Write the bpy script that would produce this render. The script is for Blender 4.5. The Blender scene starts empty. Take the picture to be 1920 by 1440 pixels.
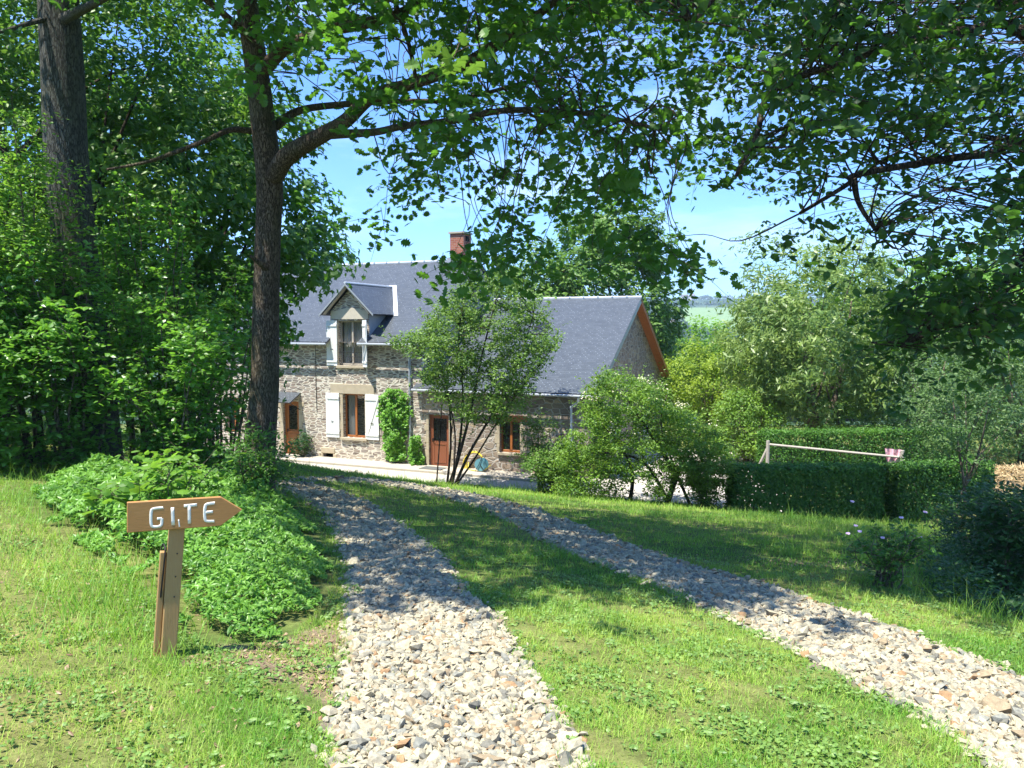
import bpy, math, random
import numpy as np
from mathutils import Vector, Matrix
R = math.radians
rng = np.random.default_rng(11)
random.seed(5)
sc = bpy.context.scene
COL = sc.collection

# ------------------------------------------------------------------ camera, sky, sun
F = 1450.0; EYE = 1.65; PITCH = math.atan(103 / F)
cam = bpy.data.cameras.new('camera'); co = bpy.data.objects.new('camera', cam); COL.objects.link(co)
cam.sensor_width = 36; cam.lens = F / 1920 * 36; cam.clip_start = .05; cam.clip_end = 20000
co.location = (0, 0, EYE); co.rotation_euler = (math.pi / 2 - PITCH, 0, 0); sc.camera = co
SUN = Vector((-.34, -.26, 1.15)).normalized()          # towards the sun
SEL = math.asin(SUN.z); SAZ = math.atan2(SUN.x, SUN.y)
sl = bpy.data.lights.new('sun', 'SUN'); sl.energy = 5.0; sl.angle = R(.5); sl.color = (1, .95, .86)
so = bpy.data.objects.new('sun', sl); COL.objects.link(so); so.rotation_euler = SUN.to_track_quat('Z', 'Y').to_euler()
so.location = (0, 0, 30)
w = bpy.data.worlds.new('World'); sc.world = w; w.use_nodes = True
nt = w.node_tree; N = nt.nodes; L = nt.links
bg = N['Background']; bg.inputs[1].default_value = .15
sky = N.new('ShaderNodeTexSky'); sky.sky_type = 'NISHITA'; sky.sun_disc = False
sky.sun_elevation = SEL; sky.sun_rotation = SAZ; sky.altitude = 300; sky.air_density = 1.0; sky.dust_density = .15; sky.ozone_density = 3.0
tc = N.new('ShaderNodeTexCoord'); mp = N.new('ShaderNodeMapping'); mp.inputs['Scale'].default_value = (1.3, 1.3, 7)
mp.inputs['Rotation'].default_value = (0, .22, .4)
ns = N.new('ShaderNodeTexNoise'); ns.inputs['Scale'].default_value = 2.3; ns.inputs['Detail'].default_value = 7; ns.inputs['Roughness'].default_value = .58
rp = N.new('ShaderNodeValToRGB'); rp.color_ramp.elements[0].position = .50; rp.color_ramp.elements[1].position = .88
rp.color_ramp.elements[1].color = (.75, .75, .75, 1)
mx = N.new('ShaderNodeMix'); mx.data_type = 'RGBA'; mx.inputs[7].default_value = (4.4, 5.4, 6.2, 1)
L.new(tc.outputs['Generated'], mp.inputs[0]); L.new(mp.outputs[0], ns.inputs[0]); L.new(ns.outputs[0], rp.inputs[0])
tint = N.new('ShaderNodeMix'); tint.data_type = 'RGBA'; tint.blend_type = 'MULTIPLY'; tint.inputs[0].default_value = 1; tint.inputs[7].default_value = (.42, .66, 1.0, 1); L.new(sky.outputs[0], tint.inputs[6])
L.new(rp.outputs[0], mx.inputs[0]); L.new(tint.outputs[2], mx.inputs[6]); L.new(mx.outputs[2], bg.inputs[0])
sc.view_settings.view_transform = 'Standard'; sc.view_settings.look = 'None'
sc.view_settings.exposure = 1.2; sc.view_settings.gamma = 1
sc.render.engine = 'CYCLES'
sc.cycles.max_bounces = 7; sc.cycles.diffuse_bounces = 3; sc.cycles.transmission_bounces = 5; sc.cycles.transparent_max_bounces = 6
sc.cycles.volume_bounces = 0

# ------------------------------------------------------------------ pixel -> world helpers
fw = np.array([0, math.cos(PITCH), -math.sin(PITCH)]); upv = np.array([0, math.sin(PITCH), math.cos(PITCH)])
def ray(px, py):
    d = fw * F + np.array([1., 0, 0]) * (px - 960) - upv * (py - 720)
    return d / d[1]
def at(px, py, Y):
    return np.array([0, 0, EYE]) + ray(px, py) * Y
def sstep(a, b, x):
    t = np.clip((x - a) / (b - a), 0, 1); return t * t * (3 - 2 * t)
CU, SU = .918, .396                                       # house frame: u = (CU,-SU), v = (SU,CU)
TH = math.atan2(-SU, CU)
FLAT = -4.1
def wob(x, y, k, s=0.):                                   # cheap smooth pseudo noise
    return (np.sin(x * k + 1.3 + s) * np.cos(y * k * 1.17 + .7 + 2 * s) + .5 * np.sin(x * k * 2.3 + y * k * 1.9 + s * 3) + .25 * np.sin(x * k * 4.7 - y * k * 4.1 + s)) / 1.75
def G(X, Y):
    X = np.asarray(X, float); Y = np.asarray(Y, float)
    v = SU * X + CU * Y
    vv = np.clip(v, 0, 25.1)
    z = -(.1125 * vv + .00203 * vv ** 2) - .08 * np.clip(v, -25, 0)
    z = z + .095 * np.clip(-X - 2.0, 0, 14) * (1 - sstep(17, 25, v))
    xc = np.interp(Y, [0, 6.5, 7.2, 8.4, 10, 13, 18, 24], [5.2, 4.9, 4.6, 4.15, 5.2, 7.0, 9.5, 12])
    z = z - .42 * np.clip(X - xc, 0, 3.2) * (1 - sstep(18, 23, v))
    near = (v < 24.3) & (v > 0)
    z = np.where(v < 25.1, np.maximum(z, FLAT - .0), FLAT)
    z = z + np.where(near, .025 * wob(X, Y, 1.7) * sstep(0, 2, 24.3 - v), 0)
    r = np.sqrt(X * X + Y * Y)
    dd = np.clip(Y - 43 - .1 * np.abs(X), 0, 1e9)
    far = FLAT - .12 * dd
    hill = np.interp(r, [300, 600, 850, 1100, 1500, 1900, 2500, 4500, 9000], [-38, -24, -4, 16, 45, 68, 60, 30, -60])
    hill = hill + np.where(r > 500, 1., 0) * sstep(500, 1500, r) * 9 * wob(X, Y, .0045)
    k = sstep(120, 420, r)
    zf = np.maximum(far, -40) * (1 - k) + hill * k
    return np.where((dd > 0), zf, np.where(r > 120, z * (1 - k) + np.maximum(hill, -4) * k, z))
def gh(px, py, ymax=60):
    d = ray(px, py); t = 1.0
    while t < ymax:
        p = np.array([0, 0, EYE]) + d * t
        if p[2] < float(G(p[0], p[1])):
            return p
        t += .03
    return np.array([0, 0, EYE]) + d * ymax
def poly_px(pts):
    return np.array([gh(x, y)[:2] for x, y in pts])
def inside(poly, X, Y):
    n = len(poly); r = np.zeros(X.shape, bool); j = n - 1
    for i in range(n):
        xi, yi = poly[i]; xj, yj = poly[j]
        c = ((yi > Y) != (yj > Y)) & (X < (xj - xi) * (Y - yi) / (yj - yi + 1e-12) + xi)
        r ^= c; j = i
    return r

# ------------------------------------------------------------------ mesh helpers
def tagit(o, label=None, cat=None, group=None, kind=None):
    if label: o['label'] = label
    if cat: o['category'] = cat
    if group: o['group'] = group
    if kind: o['kind'] = kind
    return o
def empty(name, loc, rz=0, label=None, cat=None, group=None):
    o = bpy.data.objects.new(name, None); COL.objects.link(o); o.location = [float(c) for c in loc]; o.rotation_euler = (0, 0, rz)
    o.empty_display_size = .2
    return tagit(o, label, cat, group)
def link(name, me, m, parent=None, loc=None):
    o = bpy.data.objects.new(name, me); COL.objects.link(o)
    if m and not me.materials: me.materials.append(m)
    if parent: o.parent = parent
    if loc is not None: o.location = [float(c) for c in loc]
    return o
def np_mesh(name, V, loops, starts, tone=None, smooth=False):
    me = bpy.data.meshes.new(name)
    me.vertices.add(len(V)); me.vertices.foreach_set('co', np.ascontiguousarray(V, dtype=np.float32).ravel())
    me.loops.add(len(loops)); me.loops.foreach_set('vertex_index', np.ascontiguousarray(loops, dtype=np.int32))
    me.polygons.add(len(starts)); me.polygons.foreach_set('loop_start', np.ascontiguousarray(starts, dtype=np.int32))
    if smooth: me.polygons.foreach_set('use_smooth', np.ones(len(starts), bool))
    else: me.polygons.foreach_set('use_smooth', np.zeros(len(starts), bool))
    if tone is not None:
        a = me.attributes.new('tone', 'FLOAT', 'POINT'); a.data.foreach_set('value', np.ascontiguousarray(tone, dtype=np.float32))
    me.update(calc_edges=True)
    return me
def rots(nrm, spin):
    """frames whose z axis is nrm, y axis roughly a spun tangent"""
    nrm = nrm / (np.linalg.norm(nrm, axis=1, keepdims=True) + 1e-9)
    ref = np.where(np.abs(nrm[:, 2:3]) < .9, np.array([[0, 0, 1.]]), np.array([[1., 0, 0]]))
    t = np.cross(ref, nrm); t /= np.linalg.norm(t, axis=1, keepdims=True) + 1e-9
    b = np.cross(nrm, t)
    c, s = np.cos(spin)[:, None], np.sin(spin)[:, None]
    x = t * c + b * s; y = -t * s + b * c
    return np.stack([x, y, nrm], axis=2)                 # columns
def inst(tv, tf, pos, rot, scale):
    """merge m copies of a template"""
    m = len(pos); tv = np.asarray(tv, float); n = len(tv)
    if np.ndim(scale) == 1: scale = np.repeat(np.asarray(scale)[:, None], 3, 1)
    V = np.einsum('mij,mnj->mni', rot, tv[None] * scale[:, None, :]) + pos[:, None, :]
    lp = np.concatenate([np.array(f) for f in tf]); lens = np.array([len(f) for f in tf]); st = np.concatenate([[0], np.cumsum(lens)[:-1]])
    nl = len(lp)
    loops = (lp[None] + np.arange(m)[:, None] * n).ravel(); starts = (st[None] + np.arange(m)[:, None] * nl).ravel()
    return V.reshape(-1, 3), loops, starts
class Acc:                                                # accumulates merged pieces
    def __init__(s): s.V = []; s.L = []; s.S = []; s.T = []; s.nv = 0; s.nl = 0
    def add(s, V, L_, S_, T=None):
        s.V.append(V); s.L.append(np.asarray(L_) + s.nv); s.S.append(np.asarray(S_) + s.nl)
        s.T.append(np.zeros(len(V)) if T is None else T); s.nv += len(V); s.nl += len(L_)
    def leaves(s, tmpl, pos, nrm, size, tone, spin=None, squash=None):
        m = len(pos)
        if m == 0: return
        sp = rng.uniform(0, 6.283, m) if spin is None else spin
        V, l, st = inst(tmpl[0], tmpl[1], pos, rots(nrm, sp), size)
        s.add(V, l, st, np.repeat(tone, len(tmpl[0])))
    def mesh(s, name, off=(0, 0, 0), smooth=False):
        return np_mesh(name, np.concatenate(s.V) - np.array(off), np.concatenate(s.L), np.concatenate(s.S), np.concatenate(s.T), smooth)
def catmull(P, k=6):
    P = np.asarray(P, float); Q = np.vstack([2 * P[0] - P[1], P, 2 * P[-1] - P[-2]]); out = []
    for i in range(1, len(Q) - 2):
        for t in np.linspace(0, 1, k, endpoint=False):
            a, b, c, d = Q[i - 1], Q[i], Q[i + 1], Q[i + 2]
            out.append(.5 * ((2 * b) + (-a + c) * t + (2 * a - 5 * b + 4 * c - d) * t * t + (-a + 3 * b - 3 * c + d) * t ** 3))
    out.append(Q[-2]); return np.array(out)
def tube(P, rad, sides=8, k=5, bump=0., cap=True):
    """P: (n,3) control points, rad per point; returns V, loops, starts"""
    PR = catmull(np.hstack([np.asarray(P, float), np.asarray(rad, float)[:, None]]), k)
    C = PR[:, :3]; r = np.maximum(PR[:, 3], .001); n = len(C)
    T = np.gradient(C, axis=0); T /= np.linalg.norm(T, axis=1, keepdims=True) + 1e-9
    x = np.cross(T[0], [0.3, .9, .1]); x /= np.linalg.norm(x) + 1e-9
    V = []
    ang = np.linspace(0, 2 * math.pi, sides, endpoint=False)
    ph = rng.uniform(0, 6, 4)
    for i in range(n):
        x = x - T[i] * np.dot(x, T[i]); x /= np.linalg.norm(x) + 1e-9; y = np.cross(T[i], x)
        rr = r[i] * (1 + bump * (np.sin(ang * 2 + ph[0] + i * .21) * .5 + np.sin(ang * 5 + ph[1] - i * .33) * .3 + np.sin(ang * 3 + i * .6 + ph[2]) * .3))
        V.append(C[i] + np.outer(np.cos(ang) * rr, x) + np.outer(np.sin(ang) * rr, y))
    V = np.vstack(V)
    a = np.arange(sides); b = (a + 1) % sides
    q = []
    for i in range(n - 1):
        q.append(np.stack([a + i * sides, b + i * sides, b + (i + 1) * sides, a + (i + 1) * sides], 1))
    q = np.vstack(q).ravel(); st = np.arange(0, len(q), 4)
    if cap:
        q = np.concatenate([q, a[::-1], a + (n - 1) * sides]); st = np.concatenate([st, [st[-1] + 4, st[-1] + 4 + sides]])
    return V, q, st
class MB:                                                 # boxes / polygons with uv
    def __init__(s): s.v = []; s.f = []; s.uv = []
    def poly(s, pts, uv=None):
        i = len(s.v); s.v += [tuple(map(float, p)) for p in pts]; s.f.append(list(range(i, i + len(pts))))
        s.uv += [tuple(u) for u in (uv or [(0, 0)] * len(pts))]
    def box(s, a, b, M=None):
        (x0, y0, z0), (x1, y1, z1) = a, b
        c = [(x0, y0, z0), (x1, y0, z0), (x1, y1, z0), (x0, y1, z0), (x0, y0, z1), (x1, y0, z1), (x1, y1, z1), (x0, y1, z1)]
        if M: c = [M @ Vector(p) for p in c]
        for f in ((0, 3, 2, 1), (4, 5, 6, 7), (0, 1, 5, 4), (1, 2, 6, 5), (2, 3, 7, 6), (3, 0, 4, 7)): s.poly([c[k] for k in f])
        return s
    def prism(s, outline, n, t):                          # outline: 3D points (ccw seen against n), extruded by t along -n
        n = Vector(n).normalized(); A = [Vector(p) for p in outline]; B = [p - n * t for p in A]
        s.poly(A); s.poly(B[::-1]); m = len(A)
        for i in range(m):
            j = (i + 1) % m; s.poly([A[j], A[i], B[i], B[j]])
        return s
    def tubes(s, P, rad, sides=8, k=4):
        V, q, st = tube(P, rad if np.ndim(rad) else [rad] * len(P), sides, k)
        i0 = len(s.v); s.v += [tuple(map(float, p)) for p in V]; e = list(st[1:]) + [len(q)]
        for a_, b_ in zip(st, e): s.f.append([int(c) + i0 for c in q[a_:b_]]); s.uv += [(0, 0)] * (b_ - a_)
        return s
    def build(s, name, m, parent=None, bevel=0., label=None, smooth=False):
        me = bpy.data.meshes.new(name); me.from_pydata(s.v, [], s.f)
        ul = me.uv_layers.new(name='UVMap'); 
        if len(s.uv) == len(me.loops): ul.data.foreach_set('uv', np.array(s.uv, dtype=np.float32).ravel())
        if bevel:
            import bmesh
            bm = bmesh.new(); bm.from_mesh(me); bmesh.ops.remove_doubles(bm, verts=bm.verts, dist=1e-4)
            bmesh.ops.bevel(bm, geom=bm.edges[:], offset=bevel, segments=1, affect='EDGES', clamp_overlap=True)
            bm.to_mesh(me); bm.free()
        if smooth: me.polygons.foreach_set('use_smooth', np.ones(len(me.polygons), bool))
        me.update(); o = link(name, me, m, parent)
        if label: o['label'] = label
        return o

# ------------------------------------------------------------------ materials
class NT:
    def __init__(s, name):
        s.m = bpy.data.materials.new(name); s.m.use_nodes = True; s.t = s.m.node_tree; s.n = s.t.nodes
        s.b = s.n['Principled BSDF']; s.out = s.n['Material Output']
    def add(s, typ, **kw):
        n = s.n.new(typ)
        for k, v in kw.items():
            if hasattr(n, k): setattr(n, k, v)
            else: n.inputs[k.replace('_', ' ')].default_value = v
        return n
    def lk(s, a, b): s.t.links.new(a, b)
    def coord(s, kind='Object', scale=(1, 1, 1), rot=(0, 0, 0)):
        c = s.add('ShaderNodeTexCoord'); m = s.add('ShaderNodeMapping'); m.inputs['Scale'].default_value = scale; m.inputs['Rotation'].default_value = rot
        s.lk(c.outputs[kind], m.inputs[0]); return m.outputs[0]
    def noise(s, vec, scale, detail=4, rough=.55):
        n = s.add('ShaderNodeTexNoise'); n.inputs['Scale'].default_value = scale; n.inputs['Detail'].default_value = detail; n.inputs['Roughness'].default_value = rough
        if vec is not None: s.lk(vec, n.inputs['Vector'])
        return n
    def ramp(s, fac, stops, interp='LINEAR'):
        r = s.add('ShaderNodeValToRGB'); r.color_ramp.interpolation = interp; e = r.color_ramp.elements
        while len(e) < len(stops): e.new(.5)
        for i, (p, c) in enumerate(stops): e[i].position = p; e[i].color = (*c, 1)
        s.lk(fac, r.inputs[0]); return r.outputs[0]
    def mix(s, fac, a, b, mode='MIX'):
        m = s.add('ShaderNodeMix'); m.data_type = 'RGBA'; m.blend_type = mode
        for sock, val in ((0, fac), (6, a), (7, b)):
            if isinstance(val, (float, int)): m.inputs[sock].default_value = val
            elif isinstance(val, tuple): m.inputs[sock].default_value = (*val, 1)
            else: s.lk(val, m.inputs[sock])
        return m.outputs[2]
    def math(s, op, a, b=None):
        m = s.add('ShaderNodeMath'); m.operation = op
        for i, v in enumerate((a, b)):
            if v is None: continue
            if isinstance(v, (float, int)): m.inputs[i].default_value = v
            else: s.lk(v, m.inputs[i])
        return m.outputs[0]
    def attr(s, name='tone'):
        a = s.add('ShaderNodeAttribute'); a.attribute_name = name; return a
    def bump(s, h, strength=.5, dist=.02):
        b = s.add('ShaderNodeBump'); b.inputs['Strength'].default_value = strength; b.inputs['Distance'].default_value = dist
        s.lk(h, b.inputs['Height']); s.lk(b.outputs[0], s.b.inputs['Normal'])
    def done(s, col, rough=.8, spec=.3, metal=0.):
        if isinstance(col, tuple): s.b.inputs['Base Color'].default_value = (*col, 1)
        else: s.lk(col, s.b.inputs['Base Color'])
        s.b.inputs['Roughness'].default_value = rough; s.b.inputs['Specular IOR Level'].default_value = spec; s.b.inputs['Metallic'].default_value = metal
        return s.m
def leafmat(name, dark, lite, trans, k=.38, rough=.45, spec=.35):
    t = NT(name); a = t.attr().outputs['Fac']
    nz = t.noise(t.coord(), 1.1, 2)
    f = t.math('ADD', a, t.math('MULTIPLY', t.math('SUBTRACT', nz.outputs[0], .5), .9))
    col = t.ramp(f, [(0, dark), (1, lite)])
    m = t.done(col, rough, spec)
    tr = t.add('ShaderNodeBsdfTranslucent'); t.lk(t.mix(f, tuple(c * .75 for c in trans), tuple(min(c * 1.2, 1) for c in trans)), tr.inputs[0])
    ms = t.add('ShaderNodeMixShader'); ms.inputs[0].default_value = k
    t.lk(t.b.outputs[0], ms.inputs[1]); t.lk(tr.outputs[0], ms.inputs[2]); t.lk(ms.outputs[0], t.out.inputs[0]); return m
def barkmat(name, a, b, sc_=9, moss=0.):
    t = NT(name); v = t.coord('Object', (1, 1, .22)); n = t.noise(v, sc_ * 1.6, 6, .65)
    vo = t.add('ShaderNodeTexVoronoi'); vo.feature = 'DISTANCE_TO_EDGE'; vo.inputs['Scale'].default_value = sc_ * 2.2
    dv = t.add('ShaderNodeVectorMath'); dv.operation = 'ADD'; sclv = t.add('ShaderNodeVectorMath'); sclv.operation = 'SCALE'; sclv.inputs['Scale'].default_value = .09
    t.lk(n.outputs['Color'], sclv.inputs[0]); t.lk(v, dv.inputs[0]); t.lk(sclv.outputs[0], dv.inputs[1]); t.lk(dv.outputs[0], vo.inputs['Vector'])
    e = t.ramp(vo.outputs['Distance'], [(0, (0, 0, 0)), (.16, (1, 1, 1))])
    col = t.mix(n.outputs[0], a, b)
    col = t.mix(e, tuple(c * .45 for c in a), col)
    big = t.noise(t.coord(), 1.4, 3)
    col = t.mix(t.math('MULTIPLY', t.ramp(big.outputs[0], [(.45, (0, 0, 0)), (.7, (1, 1, 1))]), .35 + moss), col, (.10, .11, .05) if moss else tuple(min(1, c * 1.5) for c in b))
    h = t.math('ADD', t.math('MULTIPLY', e, .7), t.math('MULTIPLY', n.outputs[0], .6)); t.bump(h, .9, .03)
    return t.done(col, .92, .15)
def plain(name, col, rough=.6, spec=.4, metal=0., var=.15, scale=8, bump=0.):
    t = NT(name); n = t.noise(t.coord(), scale, 4)
    c = t.mix(n.outputs[0], tuple(x * (1 - var) for x in col), tuple(min(1, x * (1 + var)) for x in col))
    if bump: t.bump(n.outputs[0], bump, .01)
    return t.done(c, rough, spec, metal)

M = {}
def stonewall(name, sx, sz, pal, mortar, w0=.035, w1=.075):
    t = NT(name); c = t.add('ShaderNodeTexCoord').outputs['Object']
    n = t.noise(c, 2.2, 3); sv = t.add('ShaderNodeVectorMath'); sv.operation = 'SCALE'; sv.inputs['Scale'].default_value = .09
    ad = t.add('ShaderNodeVectorMath'); ad.operation = 'ADD'; t.lk(n.outputs['Color'], sv.inputs[0]); t.lk(c, ad.inputs[0]); t.lk(sv.outputs[0], ad.inputs[1])
    mp_ = t.add('ShaderNodeMapping'); mp_.inputs['Scale'].default_value = (sx, sx, sz); t.lk(ad.outputs[0], mp_.inputs[0])
    vo = t.add('ShaderNodeTexVoronoi'); vo.feature = 'F1'; vo.inputs['Scale'].default_value = 1; vo.inputs['Randomness'].default_value = .85; t.lk(mp_.outputs[0], vo.inputs['Vector'])
    ve = t.add('ShaderNodeTexVoronoi'); ve.feature = 'DISTANCE_TO_EDGE'; ve.inputs['Scale'].default_value = 1; ve.inputs['Randomness'].default_value = .85; t.lk(mp_.outputs[0], ve.inputs['Vector'])
    sep = t.add('ShaderNodeSeparateColor'); t.lk(vo.outputs['Color'], sep.inputs[0])
    col = t.ramp(sep.outputs[0], pal)
    fine = t.noise(c, 22, 5, .7)
    col = t.mix(.55, col, t.ramp(fine.outputs[0], [(.3, (.25, .25, .25)), (.7, (.8, .78, .74))]), 'OVERLAY')
    e = t.ramp(ve.outputs['Distance'], [(w0, (0, 0, 0)), (w1, (1, 1, 1))])
    big = t.noise(c, .55, 3); mort = t.mix(big.outputs[0], tuple(x * .8 for x in mortar), mortar)
    col = t.mix(e, mort, col)
    h = t.math('ADD', t.math('MULTIPLY', e, .8), t.math('MULTIPLY', fine.outputs[0], .25)); t.bump(h, .8, .05)
    return t.done(col, .9, .15)
PAL = [(0, (.15, .125, .11)), (.25, (.29, .23, .19)), (.5, (.38, .31, .26)), (.7, (.21, .19, .18)), (1, (.45, .385, .31))]
M['stone'] = stonewall('rubble_stone', 3.0, 10., PAL, (.70, .645, .54), .07, .125)
M['stone2'] = stonewall('gable_stone', 2.4, 5.2, [(0, (.17, .14, .125)), (.4, (.33, .26, .20)), (.7, (.24, .20, .18)), (1, (.46, .37, .26))], (.50, .46, .40), .04, .085)
def slate():
    t = NT('slate'); uv = t.coord('UV')
    s = t.add('ShaderNodeSeparateXYZ'); t.lk(uv, s.inputs[0])
    br = t.add('ShaderNodeTexBrick'); t.lk(uv, br.inputs['Vector']); br.inputs['Scale'].default_value = 1
    br.inputs['Brick Width'].default_value = .22; br.inputs['Row Height'].default_value = .13; br.inputs['Mortar Size'].default_value = .006
    br.inputs['Color1'].default_value = (.048, .057, .066, 1); br.inputs['Color2'].default_value = (.074, .086, .098, 1); br.inputs['Mortar'].default_value = (.03, .035, .045, 1)
    br.inputs['Bias'].default_value = 0
    n = t.noise(uv, 1.3, 4); col = t.mix(t.math('MULTIPLY', n.outputs[0], .5), br.outputs['Color'], (.07, .085, .10))
    vr = t.math('DIVIDE', s.outputs[1], .13); row = t.math('FLOOR', vr); fr = t.math('FRACT', vr)
    uu = t.math('ADD', t.math('DIVIDE', s.outputs[0], .22), t.math('MULTIPLY', row, .5)); fu = t.math('FRACT', uu)
    d1 = t.math('LESS_THAN', t.math('ABSOLUTE', t.math('SUBTRACT', fu, .5)), .07); d2 = t.math('LESS_THAN', fr, .2)
    wn = t.add('ShaderNodeTexWhiteNoise'); wn.noise_dimensions = '2D'; cb = t.add('ShaderNodeCombineXYZ'); t.lk(t.math('FLOOR', uu), cb.inputs[0]); t.lk(row, cb.inputs[1]); t.lk(cb.outputs[0], wn.inputs['Vector'])
    d3 = t.math('GREATER_THAN', wn.outputs['Value'], .6)
    dot = t.math('MULTIPLY', t.math('MULTIPLY', d1, d2), d3)
    col = t.mix(dot, col, (.26, .30, .35))  # slate hooks, their specular glint painted as pale dots
    t.bump(t.math('ADD', br.outputs['Fac'], t.math('MULTIPLY', fr, -.6)), .5, .012)
    return t.done(col, .42, .5)
M['slate'] = slate()
M['zinc'] = plain('zinc', (.42, .45, .48), .45, .5, .35, .1)
M['zincw'] = plain('pale_zinc', (.62, .66, .70), .45, .5, .1, .08)
M['cut'] = plain('cut_stone', (.46, .39, .28), .85, .2, 0, .22, 5, .3)
M['cutpale'] = plain('pale_cut_stone', (.58, .53, .43), .85, .2, 0, .18, 5, .3)
M['timber'] = plain('larch_timber', (.40, .15, .055), .6, .3, 0, .3, 6)
M['orange'] = plain('orange_wood', (.36, .125, .035), .4, .45, 0, .15, 10)
M['brown'] = plain('brown_door', (.25, .085, .04), .4, .45, 0, .12, 10)
M['white'] = plain('white_paint', (.80, .80, .77), .5, .4, 0, .05, 6)
M['iron'] = plain('iron', (.02, .02, .022), .5, .5, .3)
M['dark'] = plain('dark_interior', (.012, .013, .015), .9, .1)
M['curtain'] = plain('curtain', (.55, .56, .56), .9, .1, 0, .12, 12)
def glass():
    t = NT('window_glass'); t.b.inputs['Roughness'].default_value = .03; t.b.inputs['Base Color'].default_value = (.02, .025, .03, 1); t.b.inputs['Alpha'].default_value = .38
    t.b.inputs['Specular IOR Level'].default_value = 1.0; return t.m
M['glass'] = glass()
def brickm():
    t = NT('chimney_brick'); c = t.add('ShaderNodeTexCoord').outputs['Object']; s = t.add('ShaderNodeSeparateXYZ'); t.lk(c, s.inputs[0]); cb = t.add('ShaderNodeCombineXYZ')
    t.lk(t.math('ADD', s.outputs[0], s.outputs[1]), cb.inputs[0]); t.lk(s.outputs[2], cb.inputs[1])
    br = t.add('ShaderNodeTexBrick'); t.lk(cb.outputs[0], br.inputs['Vector']); br.inputs['Scale'].default_value = 1; br.inputs['Brick Width'].default_value = .24; br.inputs['Row Height'].default_value = .085; br.inputs['Mortar Size'].default_value = .008
    br.inputs['Color1'].default_value = (.30, .085, .05, 1); br.inputs['Color2'].default_value = (.42, .15, .09, 1); br.inputs['Mortar'].default_value = (.35, .28, .22, 1)
    return t.done(br.outputs['Color'], .85, .2)
M['brick'] = brickm()
M['concrete'] = plain('pavement_concrete', (.40, .36, .29), .9, .2, 0, .25, 3, .2)
M['oak_bark'] = barkmat('oak_bark', (.10, .072, .05), (.25, .19, .135), 17, .1)
M['grey_bark'] = barkmat('grey_bark', (.10, .10, .088), (.15, .148, .13), 14, .15)
M['twig'] = barkmat('twig_bark', (.13, .10, .07), (.32, .27, .20), 12)
M['darktwig'] = barkmat('dark_bark', (.05, .04, .03), (.13, .10, .075), 12)
M['oak_leaf'] = leafmat('oak_leaf', (0.037, 0.101, 0.025), (0.094, 0.201, 0.033), (0.169, 0.419, 0.033), .45)
M['lime_leaf'] = leafmat('lime_leaf', (0.027, 0.068, 0.020), (0.063, 0.135, 0.027), (0.104, 0.272, 0.027), .42)
M['shrub_leaf'] = leafmat('shrub_leaf', (0.073, 0.188, 0.030), (0.163, 0.336, 0.049), (0.260, 0.591, 0.049), .38, .35, .5)
M['maple_leaf'] = leafmat('maple_leaf', (0.040, 0.106, 0.023), (0.100, 0.210, 0.033), (0.164, 0.406, 0.033), .36)
M['bright_leaf'] = leafmat('bright_leaf', (0.069, 0.179, 0.022), (0.185, 0.357, 0.045), (0.277, 0.525, 0.045), .42)
M['small_leaf'] = leafmat('small_tree_leaf', (0.058, 0.138, 0.028), (0.201, 0.331, 0.050), (0.234, 0.414, 0.050), .30)
M['haw_leaf'] = leafmat('hawthorn_leaf', (0.061, 0.152, 0.021), (0.199, 0.342, 0.036), (0.276, 0.455, 0.036), .34)
M['willow_leaf'] = leafmat('fine_leaf', (.06, .13, .035), (.15, .25, .07), (.16, .30, .06), .34)
M['chest_leaf'] = leafmat('chestnut_leaf', (0.092, 0.179, 0.040), (0.277, 0.378, 0.098), (0.277, 0.420, 0.071), .36, .4, .4)
M['yellow_leaf'] = leafmat('yellow_green_leaf', (.12, .22, .02), (.30, .40, .03), (.34, .50, .03), .4)
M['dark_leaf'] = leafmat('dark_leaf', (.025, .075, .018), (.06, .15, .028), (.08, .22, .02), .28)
M['mid_leaf'] = leafmat('mid_leaf', (0.069, 0.164, 0.027), (0.168, 0.292, 0.046), (0.214, 0.405, 0.046), .34)
M['hedge_leaf'] = leafmat('hedge_leaf', (.035, .11, .02), (.12, .27, .035), (.15, .36, .03), .32)
M['vine_leaf'] = leafmat('vine_leaf', (.09, .24, .025), (.20, .42, .05), (.25, .52, .05), .38)
M['cover_leaf'] = leafmat('periwinkle_leaf', (.06, .17, .022), (.21, .42, .06), (.24, .50, .04), .30, .42, .35)
M['far_leaf'] = leafmat('far_leaf', (.035, .075, .03), (.07, .13, .045), (.06, .12, .03), .2)
M['grass'] = leafmat('grass_blade', (.10, .30, .022), (.38, .48, .09), (.34, .60, .05), .35, .5)
M['straw'] = plain('straw', (.52, .40, .22), .9, .1, 0, .35, 30)
M['clover'] = leafmat('clover_leaf', (.10, .20, .04), (.24, .38, .09), (.26, .46, .06), .3)
M['petal'] = plain('pink_petal', (.75, .52, .68), .7, .2, 0, .1)
M['blossom'] = plain('cream_blossom', (.62, .60, .40), .8, .2, 0, .15)
M['hose'] = plain('yellow_hose', (.72, .58, .06), .45, .4)
M['teal'] = plain('blue_plastic', (.12, .30, .36), .4, .5)
M['mat'] = plain('doormat', (.12, .125, .12), .95, .1)
M['rail'] = plain('weathered_wood', (.42, .38, .32), .85, .2, 0, .25, 20)
M['pink'] = plain('pink_cloth', (.70, .42, .48), .9, .1)

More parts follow.
